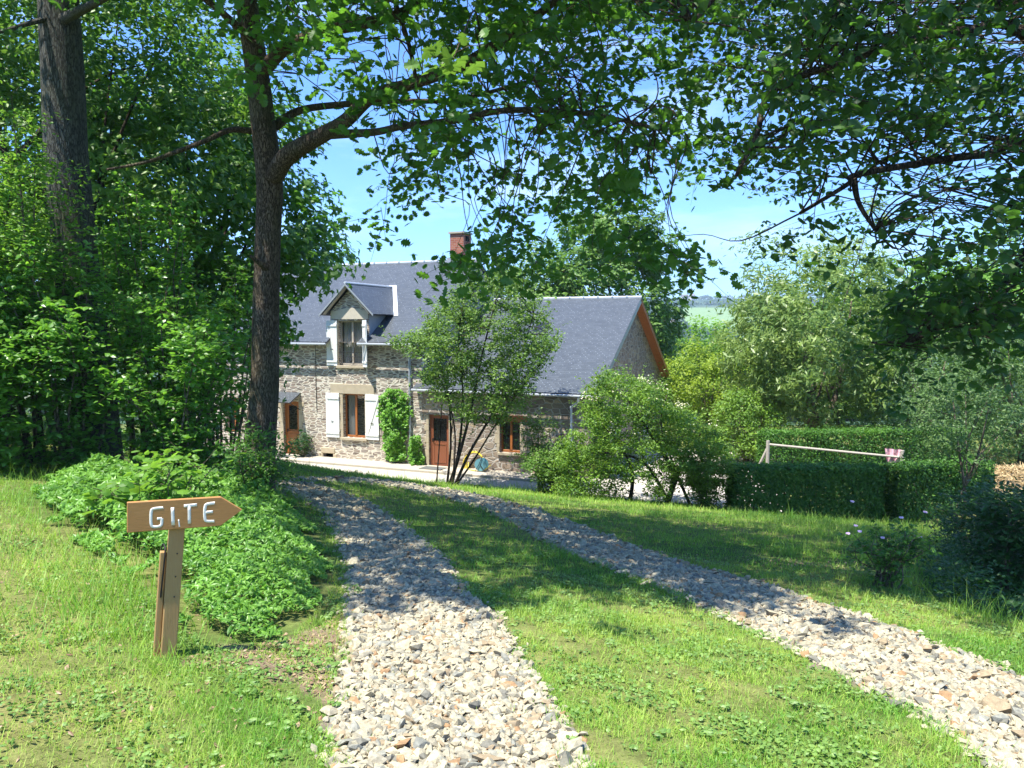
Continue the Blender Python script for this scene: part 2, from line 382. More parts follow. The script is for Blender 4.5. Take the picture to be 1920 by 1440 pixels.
# ------------------------------------------------------------------ leaf templates (y = along the leaf, z = normal)
def lobed(n=5):
    pts = []
    prof = [(0, .02), (.10, .16), (.20, .30), (.28, .17), (.42, .42), (.52, .22), (.68, .38), (.76, .18), (.90, .20), (1.0, 0)]
    for y, x in prof: pts.append((x, y - .5, -.10 * x - .08 * (y - .5) ** 2))
    for y, x in prof[-2::-1]: pts.append((-x, y - .5, -.10 * x - .08 * (y - .5) ** 2))
    c = (0, 0, .05); V = [c] + pts; m = len(pts)
    return V, [(0, 1 + i, 1 + (i + 1) % m) for i in range(m)]
def maple():
    import math as mt
    pts = []; r = [.12, .45, .32, .50, .30, .55, .30, .50, .32, .45]
    for i, a in enumerate(np.linspace(-90, 270, 10, endpoint=False)):
        pts.append((mt.cos(R(a)) * r[i] * 1.0, mt.sin(R(a)) * r[i], -.08 * (i % 2)))
    V = [(0, 0, .06)] + pts; return V, [(0, 1 + i, 1 + (i + 1) % 10) for i in range(10)]
OVAL = ([(0, -.5, 0), (.20, -.22, -.05), (.24, .08, -.06), (0, .5, -.10), (-.24, .08, -.06), (-.20, -.22, -.05), (0, -.05, .03)],
        [(0, 1, 6), (1, 2, 6), (2, 3, 6), (3, 4, 6), (4, 5, 6), (5, 0, 6)])
HEART = ([(0, -.5, 0), (.30, -.36, -.06), (.34, -.02, -.08), (0, .55, -.14), (-.34, -.02, -.08), (-.30, -.36, -.06), (0, -.05, .03)], OVAL[1])
NARROW = ([(0, -.5, 0), (.13, -.05, -.03), (0, .5, -.08), (-.13, -.05, -.03)], [(0, 1, 2), (0, 2, 3)])
QUAD = ([(0, -.5, 0), (.27, .0, -.07), (0, .5, -.05), (-.27, .0, -.07)], [(0, 1, 2), (0, 2, 3)])
LOBED = lobed(); MAPLE = maple()
ROUND = ([(math.cos(a) * .4, math.sin(a) * .4, -.04) for a in np.linspace(0, 6.283, 6, endpoint=False)] + [(0, 0, .03)], [(i, (i + 1) % 6, 6) for i in range(6)])

UP = np.array([0, 0, 1.])
def unit(n):
    d = rng.normal(size=(n, 3)); return d / np.linalg.norm(d, axis=1, keepdims=True)
def clump_leaves(acc, tmpl, C, rad, n, size, upb=.7, outc=None, flat=.6, sv=.35):
    """C (m,3) clump centres, rad scalar/array, n leaves each"""
    m = len(C)
    if m == 0: return
    rad = np.broadcast_to(np.asarray(rad, float), (m,))
    d = unit(m * n) * (rng.uniform(0, 1, (m * n, 1)) ** .45)
    off = d * np.repeat(rad, n)[:, None] * np.array([1, 1, flat])
    P = np.repeat(C, n, 0) + off
    nr = unit(m * n) * .75 + d * .5 + UP * upb
    if outc is not None:
        o = P - np.asarray(outc); o /= np.linalg.norm(o, axis=1, keepdims=True) + 1e-9; nr = nr + o * .5
    tone = np.clip(np.repeat(rng.uniform(.2, .8, m), n) + rng.normal(0, .18, m * n), 0, 1)
    acc.leaves(tmpl, P, nr, size * rng.uniform(1 - sv, 1 + sv, m * n), tone)
def spray(acc, tw, tmpl, C, D, length, nl, size, twr=.006, droop=.25, tiltv=.42):
    """leafy twigs: C start points, D directions; leaves set along both sides of a curved twig"""
    m = len(C)
    if m == 0: return
    D = D / (np.linalg.norm(D, axis=1, keepdims=True) + 1e-9); ln = length * rng.uniform(.6, 1.3, m)
    t = np.tile(np.linspace(.12, 1, nl), m); i = np.repeat(np.arange(m), nl)
    P = C[i] + D[i] * (t * ln[i])[:, None] - UP * (droop * t * t * ln[i])[:, None]
    side = np.cross(D, UP); side /= np.linalg.norm(side, axis=1, keepdims=True) + 1e-9
    sg = np.where(np.arange(m * nl) % 2 == 0, 1, -1)[:, None]
    P = P + side[i] * sg * size * .55 + rng.normal(0, size * .28, (m * nl, 3))
    nr = UP * 1.0 + rng.normal(0, tiltv, (m * nl, 3)) + side[i] * sg * .25
    tone = np.clip(np.repeat(rng.uniform(.2, .8, m), nl) + rng.normal(0, .15, m * nl), 0, 1)
    acc.leaves(tmpl, P, nr, size * rng.uniform(.65, 1.25, m * nl), tone)
    if tw is not None:
        for k in range(m):
            tw.add(*tube([C[k], C[k] + D[k] * ln[k] * .5 - UP * droop * .25 * ln[k], C[k] + D[k] * ln[k] - UP * droop * ln[k]], [twr, twr * .7, twr * .3], 3, 1, 0, False))

TREES = 0
def tree(name, label, cat, base, h, rx, lm, bark='twig', tmpl=QUAD, crown_lo=.3, ncl=160, nl=45, size=.16, tr=.18, ry=None, lean=(0, 0), stems=1, group=None, peak=.5, clr=None, spread=1., inner=.5, upb=.7, flat=.65, nlimb=10):
    base = np.array([base[0], base[1], base[2] if len(base) > 2 else float(G(base[0], base[1]))]); ry = ry or rx
    root = empty(name, base, 0, label, cat, group)
    zc0, zc1 = h * crown_lo, h; cz = zc0 + (zc1 - zc0) * peak
    top = np.array([lean[0], lean[1], 0])
    d = unit(ncl); rr = rng.uniform(inner, 1, ncl) ** .7
    lump = 1 + .16 * np.sin(d[:, 0] * 4 + base[0]) * np.cos(d[:, 1] * 5 + base[1]) + .12 * np.sin(d[:, 2] * 6 + d[:, 0] * 7 + base[0]) + rng.normal(0, .05, ncl)
    C = np.stack([d[:, 0] * rx * rr * lump, d[:, 1] * ry * rr * lump, cz + np.where(d[:, 2] > 0, (zc1 - cz), (cz - zc0)) * d[:, 2] * rr * lump], 1) + top
    a = Acc(); cr = clr or .22 * rx
    cr = cr * rng.uniform(.7, 1.35, ncl)
    clump_leaves(a, tmpl, C, cr, nl, size, upb, (top[0], top[1], cz), flat)
    t = Acc(); ends = C[np.argsort(-C[:, 2])][:: max(1, ncl // nlimb)]
    for s_ in range(stems):
        o = rng.normal(0, .12 * (stems > 1), 3) * [1, 1, 0]; tp = top + np.array([0, 0, cz + .35 * (zc1 - cz)]) + (rng.normal(0, rx * .3, 3) * [1, 1, .2] if stems > 1 else 0)
        P = [o - UP * .2, o * 1.1 + (tp - o) * .3 + rng.normal(0, .03 * h, 3) * [1, 1, 0] * .4, o + (tp - o) * .65 + rng.normal(0, .02 * h, 3) * [1, 1, 0], tp]
        t.add(*tube(P, [tr * 1.15, tr * .85, tr * .55, tr * .2], 9, 5, .05))
        for e in ends[s_::stems]:
            q = P[1] + (np.array(P[2]) - P[1]) * rng.uniform(.0, 1.)
            mid = (q + e) / 2 + UP * rng.uniform(-.05, .05) * h
            t.add(*tube([q, mid, e], [tr * .35, tr * .2, tr * .06], 5, 4, 0, False))
    link('trunk', t.mesh('trunk', smooth=True), M[bark], root)
    link('crown', a.mesh('crown'), M[lm], root)
    return root

# ------------------------------------------------------------------ ground
LT = poly_px([(600, 1480), (617, 1440), (637, 1300), (652, 1168), (656, 1113), (650, 1063), (633, 1008), (609, 969), (567, 938), (520, 915), (500, 905), (578, 906), (656, 928), (707, 952), (753, 983), (792, 1014), (839, 1055), (870, 1110), (932, 1160), (971, 1222), (1018, 1292), (1058, 1358), (1095, 1440), (1110, 1480)])
RT = poly_px([(1900, 1480), (1843, 1430), (1698, 1331), (1548, 1250), (1476, 1214), (1352, 1156), (1284, 1122), (1198, 1084), (1100, 1050), (1002, 1006), (909, 955), (831, 935), (753, 917), (676, 905), (560, 903), (540, 899), (676, 898), (753, 905), (831, 917), (909, 932), (1002, 957), (1100, 990), (1200, 1030), (1300, 1062), (1440, 1098), (1600, 1152), (1750, 1207), (1920, 1278), (2060, 1335), (2150, 1400)])
COVER = poly_px([(50, 950), (70, 905), (120, 885), (300, 890), (460, 900), (530, 930), (575, 975), (610, 1030), (625, 1080), (612, 1130), (575, 1165), (540, 1200), (430, 1215), (345, 1190), (300, 1130), (250, 1090), (170, 1050), (90, 985)])
SOILP = poly_px([(330, 1240), (440, 1215), (560, 1200), (640, 1150), (650, 1230), (620, 1330), (560, 1290), (430, 1262)])
def grav(X, Y):
    j = .10 * wob(X, Y, 3.1) + .05 * wob(X, Y, 9.)
    return inside(LT, X + j, Y + j) | inside(RT, X + j, Y + j)
nr_, na_ = 430, 820
rr = np.exp(np.linspace(math.log(.6), math.log(9000), nr_))
fa = np.linspace(-1, 1, na_); aa = np.sign(fa) * (np.abs(fa) ** 1.6) * math.pi
X = np.outer(rr, np.sin(aa)); Y = np.outer(rr, np.cos(aa)); Z = G(X, Y)
gr = grav(X, Y)
near = (SU * X + CU * Y) < 24
Z = np.where(near & ~gr, Z + .018 * wob(X, Y, 6.3) , Z)
dry = np.clip(.42 + .45 * wob(X, Y, .9) + .3 * wob(X, Y, 2.7) + .5 * sstep(-1.6, -3.2, X) * (1 - sstep(5, 9, Y)), 0, 1)
cl = lambda c: np.array(c)[None, None, :]
col = cl((.065, .12, .024)) * (1 - dry[..., None]) + cl((.20, .19, .07)) * dry[..., None]
so_ = inside(SOILP, X + .1 * wob(X, Y, 4), Y)
col = np.where((so_)[..., None], cl((.20, .15, .10)), col)
col = np.where(gr[..., None], cl((.20, .165, .125)), col)
vv = SU * X + CU * Y; uu = CU * X - SU * Y; r_ = np.sqrt(X * X + Y * Y)
bank_shade = (X > np.interp(Y, [0, 6.5, 7.2, 8.4, 10, 13, 18, 24], [5.3, 5.0, 4.7, 4.4, 5.4, 7.2, 9.7, 12])) & (vv < 23)
col = np.where(bank_shade[..., None], cl((.05, .055, .03)), col)  # bank ground coloured dark to stand for the lime tree's shade
far = r_ > 70
woods = cl((.045, .085, .04)); field = cl((.17, .26, .10)); fld2 = cl((.22, .24, .12))
az = np.degrees(np.arctan2(X, Y))
fm = wob(X, Y, .006, 2.) + .5 * wob(X, Y, .013, 1.)
col = np.where(far[..., None], woods, col)
col = np.where((far & (fm > .55))[..., None], fld2, col)
FIELD = lambda az, r: (az > 10.6) & (az < 19.5) & (r > 850 - (az - 12) * 8) & (r < 1330 + 12 * (az - 12)) & (r > 1500 - 240 * (az - 10.4))
col = np.where(FIELD(az, r_)[..., None], field, col)
gm = NT('ground'); ca = gm.attr('col'); gn = gm.noise(gm.coord(), 7, 6, .7); gn2 = gm.noise(gm.coord(), 60, 4, .7)
gcol = gm.mix(.75, ca.outputs['Color'], gm.ramp(gn.outputs[0], [(.3, (.22, .22, .22)), (.7, (.8, .8, .8))]), 'OVERLAY')
gcol = gm.mix(.5, gcol, gm.ramp(gn2.outputs[0], [(.3, (.2, .2, .2)), (.7, (.8, .8, .8))]), 'OVERLAY')
gm.bump(gm.math('ADD', gn2.outputs[0], gn.outputs[0]), .5, .03)
M['ground'] = gm.done(gcol, .95, .1)
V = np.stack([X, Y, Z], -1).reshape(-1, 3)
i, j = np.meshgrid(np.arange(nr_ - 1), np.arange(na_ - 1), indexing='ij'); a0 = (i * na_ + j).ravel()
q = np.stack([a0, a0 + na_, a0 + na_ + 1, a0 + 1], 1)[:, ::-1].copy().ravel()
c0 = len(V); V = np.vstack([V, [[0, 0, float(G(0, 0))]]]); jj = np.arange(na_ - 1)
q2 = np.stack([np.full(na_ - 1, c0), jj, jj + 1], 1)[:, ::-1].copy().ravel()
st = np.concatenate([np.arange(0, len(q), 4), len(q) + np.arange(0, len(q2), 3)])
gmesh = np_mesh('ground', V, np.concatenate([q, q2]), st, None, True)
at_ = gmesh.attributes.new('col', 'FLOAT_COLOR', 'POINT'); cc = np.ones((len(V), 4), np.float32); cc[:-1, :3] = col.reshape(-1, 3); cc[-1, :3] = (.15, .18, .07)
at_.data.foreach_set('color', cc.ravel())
tagit(link('ground', gmesh, M['ground']), kind='structure')

# ------------------------------------------------------------------ farmhouse (local frame: x along the facade, y into the house, z up)
HO = np.array([CU * -16.17 + SU * 28, SU * 16.17 + CU * 28, FLAT + .05])
def HW(x, y, z=0.): return np.array([HO[0] + CU * x + SU * y, HO[1] - SU * x + CU * y, HO[2] + z])
def fp(px, py, y=0.):
    d = ray(px, py); t = (28 + y) / (SU * d[0] + CU * d[1]); P = d * t
    return CU * P[0] - SU * P[1] + 16.17, P[2] + EYE - HO[2]
# road sheet and pavement in front of the house
def sheet(name, pts, z, m, kind='structure', th=0.):
    mb = MB(); P = [HW(x, y, z) for x, y in pts]
    if th: mb.prism(P, (0, 0, 1), th)
    else: mb.poly(P)
    o = mb.build(name, m); o['kind'] = kind; return o
t = NT('road_gravel'); n1 = t.noise(t.coord(), 14, 6, .75); n2 = t.noise(t.coord(), .7, 3)
M['road'] = t.done(t.mix(.6, t.mix(n2.outputs[0], (.36, .33, .28), (.50, .46, .40)), t.ramp(n1.outputs[0], [(.3, (.25, .25, .25)), (.7, (.8, .8, .8))]), 'OVERLAY'), .95, .1)
sheet('road', [(-24, -4.6), (14.5, -4.6), (14.5, 9), (7.2, 9), (7.2, -.2), (-24, -.2)][::1], -.046, M['road'])
sheet('pavement', [(-14, -1.25), (7.3, -1.25), (7.3, -.002), (-14, -.002)], .04, M['concrete'], th=.12)

house = empty('stone_farmhouse', HO, TH, 'old rubble stone farmhouse with slate roofs, dormer, brick chimney and lower wing on its right', 'house')
def wall(name, m, x0, x1, z0, z1, op, y=0., dep=.24):
    xs = sorted({x0, x1, *[o[0] for o in op], *[o[1] for o in op]}); zs = sorted({z0, z1, *[o[2] for o in op], *[o[3] for o in op]})
    mb = MB()
    for a, b in zip(xs, xs[1:]):
        for c, d in zip(zs, zs[1:]):
            mx_, mz_ = (a + b) / 2, (c + d) / 2
            if any(o[0] < mx_ < o[1] and o[2] < mz_ < o[3] for o in op): continue
            mb.poly([(a, y, c), (b, y, c), (b, y, d), (a, y, d)])
    for a, b, c, d in op:
        mb.poly([(a, y, c), (a, y + dep, c), (a, y + dep, d), (a, y, d)]); mb.poly([(b, y, c), (b, y, d), (b, y + dep, d), (b, y + dep, c)])
        mb.poly([(a, y, d), (a, y + dep, d), (b, y + dep, d), (b, y, d)]); mb.poly([(a, y, c), (b, y, c), (b, y + dep, c), (a, y + dep, c)])
        mb.poly([(a - .05, y + dep + .5, c - .05), (b + .05, y + dep + .5, c - .05), (b + .05, y + dep + .5, d + .05), (a - .05, y + dep + .5, d + .05)])
    return mb
def rect(p0, p1, y=0.):
    (a, _), (_, d) = fp(*p0, y), fp(p0[0], p0[1], y); x0, z1 = fp(*p0, y); x1, z0 = fp(*p1, y); return x0, x1, z0, z1
ML, MD, MR_, ME, MZ = -14., 10.8, 5.35, 5.15, 8.97       # main house: left end, depth, ridge y, eave z, ridge z
WR, WD, WRY, WE, WZ = 7.27, 12.4, 6.3, 3.27, 7.12         # wing
dw = rect((634, 601), (681, 686)); lw = rect((643, 738), (685, 822)); d1 = rect((531, 752), (562, 848))
d2 = rect((804, 777), (842, 874)); ww = rect((937, 788), (975, 850)); lo = rect((424, 745), (450, 812)); vt = rect((606, 849), (625, 858))
d1 = (d1[0], d1[1], .02, d1[3]); d2 = (d2[0], d2[1], .02, d2[3])
mslope = (MZ - ME) / (MR_ + .35)
DC = -3.55; DH = 1.0
mb = wall('w', None, ML, 0, -.4, ME - .02, [lw, d1, lo, vt, (dw[0], dw[1], dw[2], ME - .02)])
# dormer front up to its gable
ox0, ox1 = dw[0], dw[1]; top = dw[3]
mb2 = MB()
for a, b, c, d in ((DC - DH, ox0, ME - .02, top), (ox1, DC + DH, ME - .02, top), (DC - DH, DC + DH, top, 6.45)):
    mb2.poly([(a, 0, c), (b, 0, c), (b, 0, d), (a, 0, d)])
mb2.poly([(DC - DH, 0, 6.45), (DC + DH, 0, 6.45), (DC, 0, 7.42)])
mb2.poly([(ox0, 0, ME - .02), (ox0, .24, ME - .02), (ox0, .24, top), (ox0, 0, top)]); mb2.poly([(ox1, 0, ME - .02), (ox1, 0, top), (ox1, .24, top), (ox1, .24, ME - .02)])
mb2.poly([(ox0, 0, top), (ox0, .24, top), (ox1, .24, top), (ox1, 0, top)])
mb2.poly([(ox0 - .05, .7, dw[2]), (ox1 + .05, .7, dw[2]), (ox1 + .05, .7, top + .1), (ox0 - .05, .7, top + .1)])
# main side/back walls and gables
zin = ME + .35 * mslope - .16
for x in (ML, 0.):
    P = [(x, 0, -.4), (x, MD, -.4), (x, MD, zin), (x, MR_, MZ - .16), (x, 0, zin)]
    mb.poly(P if x == 0 else P[::-1])
mb.poly([(0, MD, -.4), (ML, MD, -.4), (ML, MD, zin), (0, MD, zin)])
mb.poly([(ML, 0, ME - .02), (DC - DH, 0, ME - .02), (DC - DH, 0, zin), (ML, 0, zin)]); mb.poly([(DC + DH, 0, ME - .02), (0, 0, ME - .02), (0, 0, zin), (DC + DH, 0, zin)])
mb.build('wall', M['stone'], house, label='long main facade wall of thin brown rubble stones')
dwl = mb2.build('dormer_wall', M['stone'], house)
wz = WE + .3 * (WZ - WE) / (WRY + .3) - .14
mb = wall('w', None, .004, WR, -.4, wz, [d2, ww])
gw = (2.0, 2.9, .9, 2.3)
mb.poly([(WR, 0, -.4), (WR, WD, -.4), (WR, WD, wz), (WR, WRY, WZ - .16), (WR, 0, wz)])
mb.poly([(WR, WD, -.4), (0.004, WD, -.4), (0.004, WD, wz), (WR, WD, wz)])
mb.build('wall', M['stone2'], house, label='wall of the lower wing with bigger stones and a steep gable')

def roof(name, x0, x1, ye, yr, ze, zr, th=.09, holes=(), m='slate'):
    """sloping slab; holes: (xa, xb, yend) notches from the eave"""
    mb = MB(); sl_ = math.hypot(yr - ye, zr - ze); n = Vector((0, -(zr - ze) * np.sign(yr - ye), abs(yr - ye))).normalized()
    def P(x, y): return (x, y, ze + (zr - ze) * (y - ye) / (yr - ye))
    def add(a, b, y0, y1):
        pts = [P(a, y0), P(b, y0), P(b, y1), P(a, y1)]; uv = [(x, (y - ye) / (yr - ye) * sl_) for x, y in ((a, y0), (b, y0), (b, y1), (a, y1))]
        if yr < ye: pts = pts[::-1]; uv = uv[::-1]
        mb.poly(pts, uv); B = [tuple(Vector(p) - n * th) for p in pts]; mb.poly(B[::-1])
        for i in range(4):
            j = (i + 1) % 4; mb.poly([pts[j], pts[i], B[i], B[j]])
    xs = [x0] + [v for h in holes for v in h[:2]] + [x1]
    if not holes: add(x0, x1, ye, yr)
    else:
        xa, xb, yh = holes[0]; add(x0, xa, ye, yh); add(xb, x1, ye, yh); add(x0, x1, yh, yr)
    return mb.build(name, M[m], house)
roof('main_roof', ML - .25, .12, -.35, MR_, ME, MZ, holes=((DC - DH + .03, DC + DH - .35, 1.45),))
roof('main_roof', ML - .25, .12, MD + .35, MR_, ME, MZ)
roof('wing_roof', -.26, WR + .42, -.3, WRY, WE, WZ)
roof('wing_roof', -.0, WR + .42, WD + .3, WRY, WE, WZ)
# timber soffits and barge boards on the wing gable
for sgn, ye in ((1, -.3), (-1, WD + .3)):
    dy, dz = WRY - ye, WZ - WE; n = Vector((0, -dz * sgn, abs(dy))).normalized()
    A = Vector((WR + .003, ye, WE)) - n * .094; B = Vector((WR + .003, WRY, WZ)) - n * .094
    mb = MB(); e = Vector((.40, 0, 0)); 
    mb.prism([A, A + e, B + e, B] if sgn > 0 else [A + e, A, B, B + e], n, .03); mb.build('soffit', M['timber'], house)
    mb = MB(); o = Vector((WR + .405, 0, 0)); A2 = Vector((WR + .424, ye, WE)); B2 = Vector((WR + .424, WRY, WZ)); 
    mb.prism([A2 - n * .02, B2 - n * .02, B2 - n * .22, A2 - n * .22], (1, 0, 0), .022) if sgn < 0 else mb.prism([A2 - n * .02, A2 - n * .22, B2 - n * .22, B2 - n * .02][::-1], (1, 0, 0), .022)
    mb.build('barge_board', M['timber'] if sgn < 0 else M['zinc'], house)
mb = MB().tubes([(ML - .25, MR_, MZ + .01), (.12, MR_, MZ + .01)], .06, 6, 1)
for k in range(20): mb.box((ML + .3 + k * .72, MR_ - .07, MZ + .03), (ML + .36 + k * .72, MR_ + .07, MZ + .10))
mb.build('ridge_cap', M['zincw'], house)
mb = MB().tubes([(-.26, WRY, WZ + .01), (WR + .43, WRY, WZ + .01)], .06, 6, 1)
for k in range(11): mb.box((.2 + k * .68, WRY - .07, WZ + .03), (.26 + k * .68, WRY + .07, WZ + .10))
mb.build('ridge_cap', M['zincw'], house)
# dormer roof, cheeks, flashing
dz1, dz0, dhw = 7.66, 6.34, 1.38
ym = lambda z: (z - ME) / mslope - .35
for s_ in (-1, 1):
    n = Vector((s_ * (dz1 - dz0), 0, dhw)).normalized(); sl_ = math.hypot(dhw, dz1 - dz0)
    P = [(DC, -.30, dz1), (DC + s_ * dhw, -.30, dz0), (DC + s_ * dhw, ym(dz0) + .02, dz0), (DC, ym(dz1) + .02, dz1)]
    uv = [(-.3, sl_), (-.3, 0), (ym(dz0), 0), (ym(dz1), sl_)]
    if s_ < 0: P = P[::-1]; uv = uv[::-1]
    mb = MB(); mb.poly(P, uv); B = [tuple(Vector(p) - n * .07) for p in P]; mb.poly(B[::-1])
    for i in range(4): mb.poly([P[(i + 1) % 4], P[i], B[i], B[(i + 1) % 4]])
    mb.build('dormer_roof', M['slate'], house)
    mb = MB(); nm = Vector((0, -mslope, 1)).normalized(); off = nm * .025
    P = [Vector((DC + s_ * dhw * 1.02, ym(dz0) - .10, dz0 - .10 * mslope)), Vector((DC + s_ * dhw * 1.02 + s_ * .22, ym(dz0) - .10, dz0 - .10 * mslope)), Vector((DC + s_ * .20, ym(dz1) + .12, dz1 + .12 * mslope)), Vector((DC, ym(dz1) + .12, dz1 + .12 * mslope))]
    P = [p + off for p in P]
    if s_ < 0: P = P[::-1]
    mb.prism(P, nm, .03); mb.build('flashing', M['zincw'], house)
    x = DC + s_ * DH
    mb = MB(); P = [(x, .002, ME - .02 + .15), (x, ym(6.45), 6.45), (x, .002, 6.45)]; mb.prism(P if s_ > 0 else P[::-1], (s_, 0, 0), .12); mb.build('cheek', M['zinc'], house)
    # barge of the dormer
    mb = MB(); a = Vector((DC, -.305, dz1 - .01)); b = Vector((DC + s_ * (dhw + .01), -.305, dz0 - .01)); dn = Vector((0, 0, -.09))
    mb.prism([a, a + dn, b + dn, b] if s_ < 0 else [a, b, b + dn, a + dn][::-1], (0, -1, 0), .025); mb.build('barge_board', M['zinc'], house)
    mb = MB(); mb.prism([Vector((DC + s_ * (dhw - .28), -.28, dz0 + .10)), Vector((DC + s_ * (dhw - .18), -.28, dz0 - .02)), Vector((DC + s_ * .02, -.28, dz1 - .17)), Vector((DC + s_ * .02, -.28, dz1 - .10))][::s_], (0, -1, 0), .2).build('soffit', M['rail'], house)
MB().tubes([(DC, -.31, dz1 + .02), (DC, ym(dz1) + .1, dz1 + .02)], .05, 6, 1).build('ridge_cap', M['zincw'], house)
MB().prism([(DC - .95, -.02, 6.13), (DC + .95, -.02, 6.13), (DC + .95, -.02, 6.45), (DC + .12, -.02, 6.62), (DC - .12, -.02, 6.62), (DC - .95, -.02, 6.45)], (0, -1, 0), .04).build('lintel', M['cutpale'], house)
# gutters and downpipes
def gut(x0, x1, y, z): MB().tubes([(x0, y - .06, z - .08), (x1, y - .06, z - .10)], .055, 8, 1).build('gutter', M['zinc'], house)
gut(ML - .2, DC - DH + .02, -.35, ME); gut(DC + DH - .34, .1, -.35, ME); gut(-.28, WR + .4, -.3, WE)
px0 = fp(770, 700)[0]
mb = MB().tubes([(px0, -.40, ME - .14), (px0, -.30, ME - .4), (px0, -.10, ME - .62), (px0, -.09, ME - 1.0), (px0, -.09, .05)], .05, 8, 4)
for z in (1.4, 3.0, 4.2): mb.tubes([(px0, -.09, z), (px0, -.09, z + .05)], .066, 8, 1)
mb.build('downpipe', M['zinc'], house)
xw = WR - .35
mb = MB().tubes([(xw + .05, -.36, WE - .14), (xw, -.30, WE - .32), (xw - .3, -.12, WE - .55), (xw - .32, -.10, WE - .75), (xw - .32, -.10, .05)], .045, 8, 4)
mb.build('downpipe', M['zincw'], house)
# chimney
mb = MB().box((-1.28, 5.0, MZ - .6), (-.56, 5.8, MZ + 1.25)); ch = mb.build('chimney', M['brick'], house)
MB().box((-1.34, 4.94, MZ + 1.253), (-.50, 5.86, MZ + 1.33)).build('chimney_cap', M['cut'], ch)
MB().box((-.565, 5.2, MZ + .9), (-.555, 5.6, MZ + 1.15)).build('vent', M['dark'], ch)
MB().box((-1.4, 4.9, MZ - .22), (-.44, 5.9, MZ + .12)).build('flashing', M['zinc'], ch)

# openings
def jamb(x0, x1, z0, z1, w=.16, y=-.02, lint=None, sill=None, name='stone_surround'):
    for s_, xa in ((-1, x0), (1, x1)):
        mb = MB(); z = z0; k = 0
        while z < z1 - .02:
            h = min(random.uniform(.24, .38), z1 - z); ww_ = w * (1.35 if k % 2 else .85)
            a, b = (xa - ww_, xa) if s_ < 0 else (xa, xa + ww_); mb.box((a, y, z + .004), (b, .02, z + h - .004)); z += h; k += 1
        mb.build(name, M['cut'], house, bevel=.008)
    if sill: MB().box((x0 - sill[0], y - .07, z0 - .11), (x1 + sill[0], .05, z0 - .002)).build('sill', M['cut'], house, bevel=.008)
def sash(x0, x1, z0, z1, y, m, curt=1, mull=.1, low=.09):
    fr = MB(); f = .07
    fr.box((x0, y, z0), (x0 + f, y + .06, z1)); fr.box((x1 - f, y, z0), (x1, y + .06, z1)); fr.box((x0 + f, y, z1 - f), (x1 - f, y + .06, z1)); fr.box((x0 + f, y, z0), (x1 - f, y + .06, z0 + low))
    xm = (x0 + x1) / 2; fr.box((xm - mull / 2, y - .012, z0 + low), (xm + mull / 2, y + .055, z1 - f))
    wn = fr.build('window', m, house, bevel=.006)
    for a, b in ((x0 + f, xm - mull / 2), (xm + mull / 2, x1 - f)):
        MB().poly([(a, y + .03, z0 + low), (b, y + .03, z0 + low), (b, y + .03, z1 - f), (a, y + .03, z1 - f)]).__class__
        g = MB(); g.poly([(a, y + .03, z0 + low), (b, y + .03, z0 + low), (b, y + .03, z1 - f), (a, y + .03, z1 - f)]); g.build('pane', M['glass'], wn)
    def drape(xa, xb, amp=.02):
        c = MB(); n = 26; xs = np.linspace(xa, xb, n)
        for i in range(n - 1):
            ya, yb = [y + .13 + amp * math.sin(k * 2.2) for k in (i, i + 1)]
            c.poly([(xs[i], ya, z0 + .04), (xs[i + 1], yb, z0 + .04), (xs[i + 1], yb, z1), (xs[i], ya, z1)])
        c.build('curtain', M['curtain'], wn)
    if curt == 1: drape(x0 + .08, x0 + (x1 - x0) * .40)
    if curt == 2: drape(x0 + .08, x1 - .08)
    return wn
jamb(*lw, lint=None, sill=(.12, 0)); wl = sash(*lw, .17, M['orange'], 1)
a = fp(620, 719); b = fp(702, 736); MB().box((a[0], -.035, lw[3] + .004), (b[0], .03, a[1])).build('lintel', M['cut'], house, bevel=.01)
jamb(dw[0], dw[1], dw[2], dw[3], w=.12, sill=(.10, 0)); sash(dw[0], dw[1], dw[2] + .02, dw[3], .17, M['rail'], 2, .09, .06)
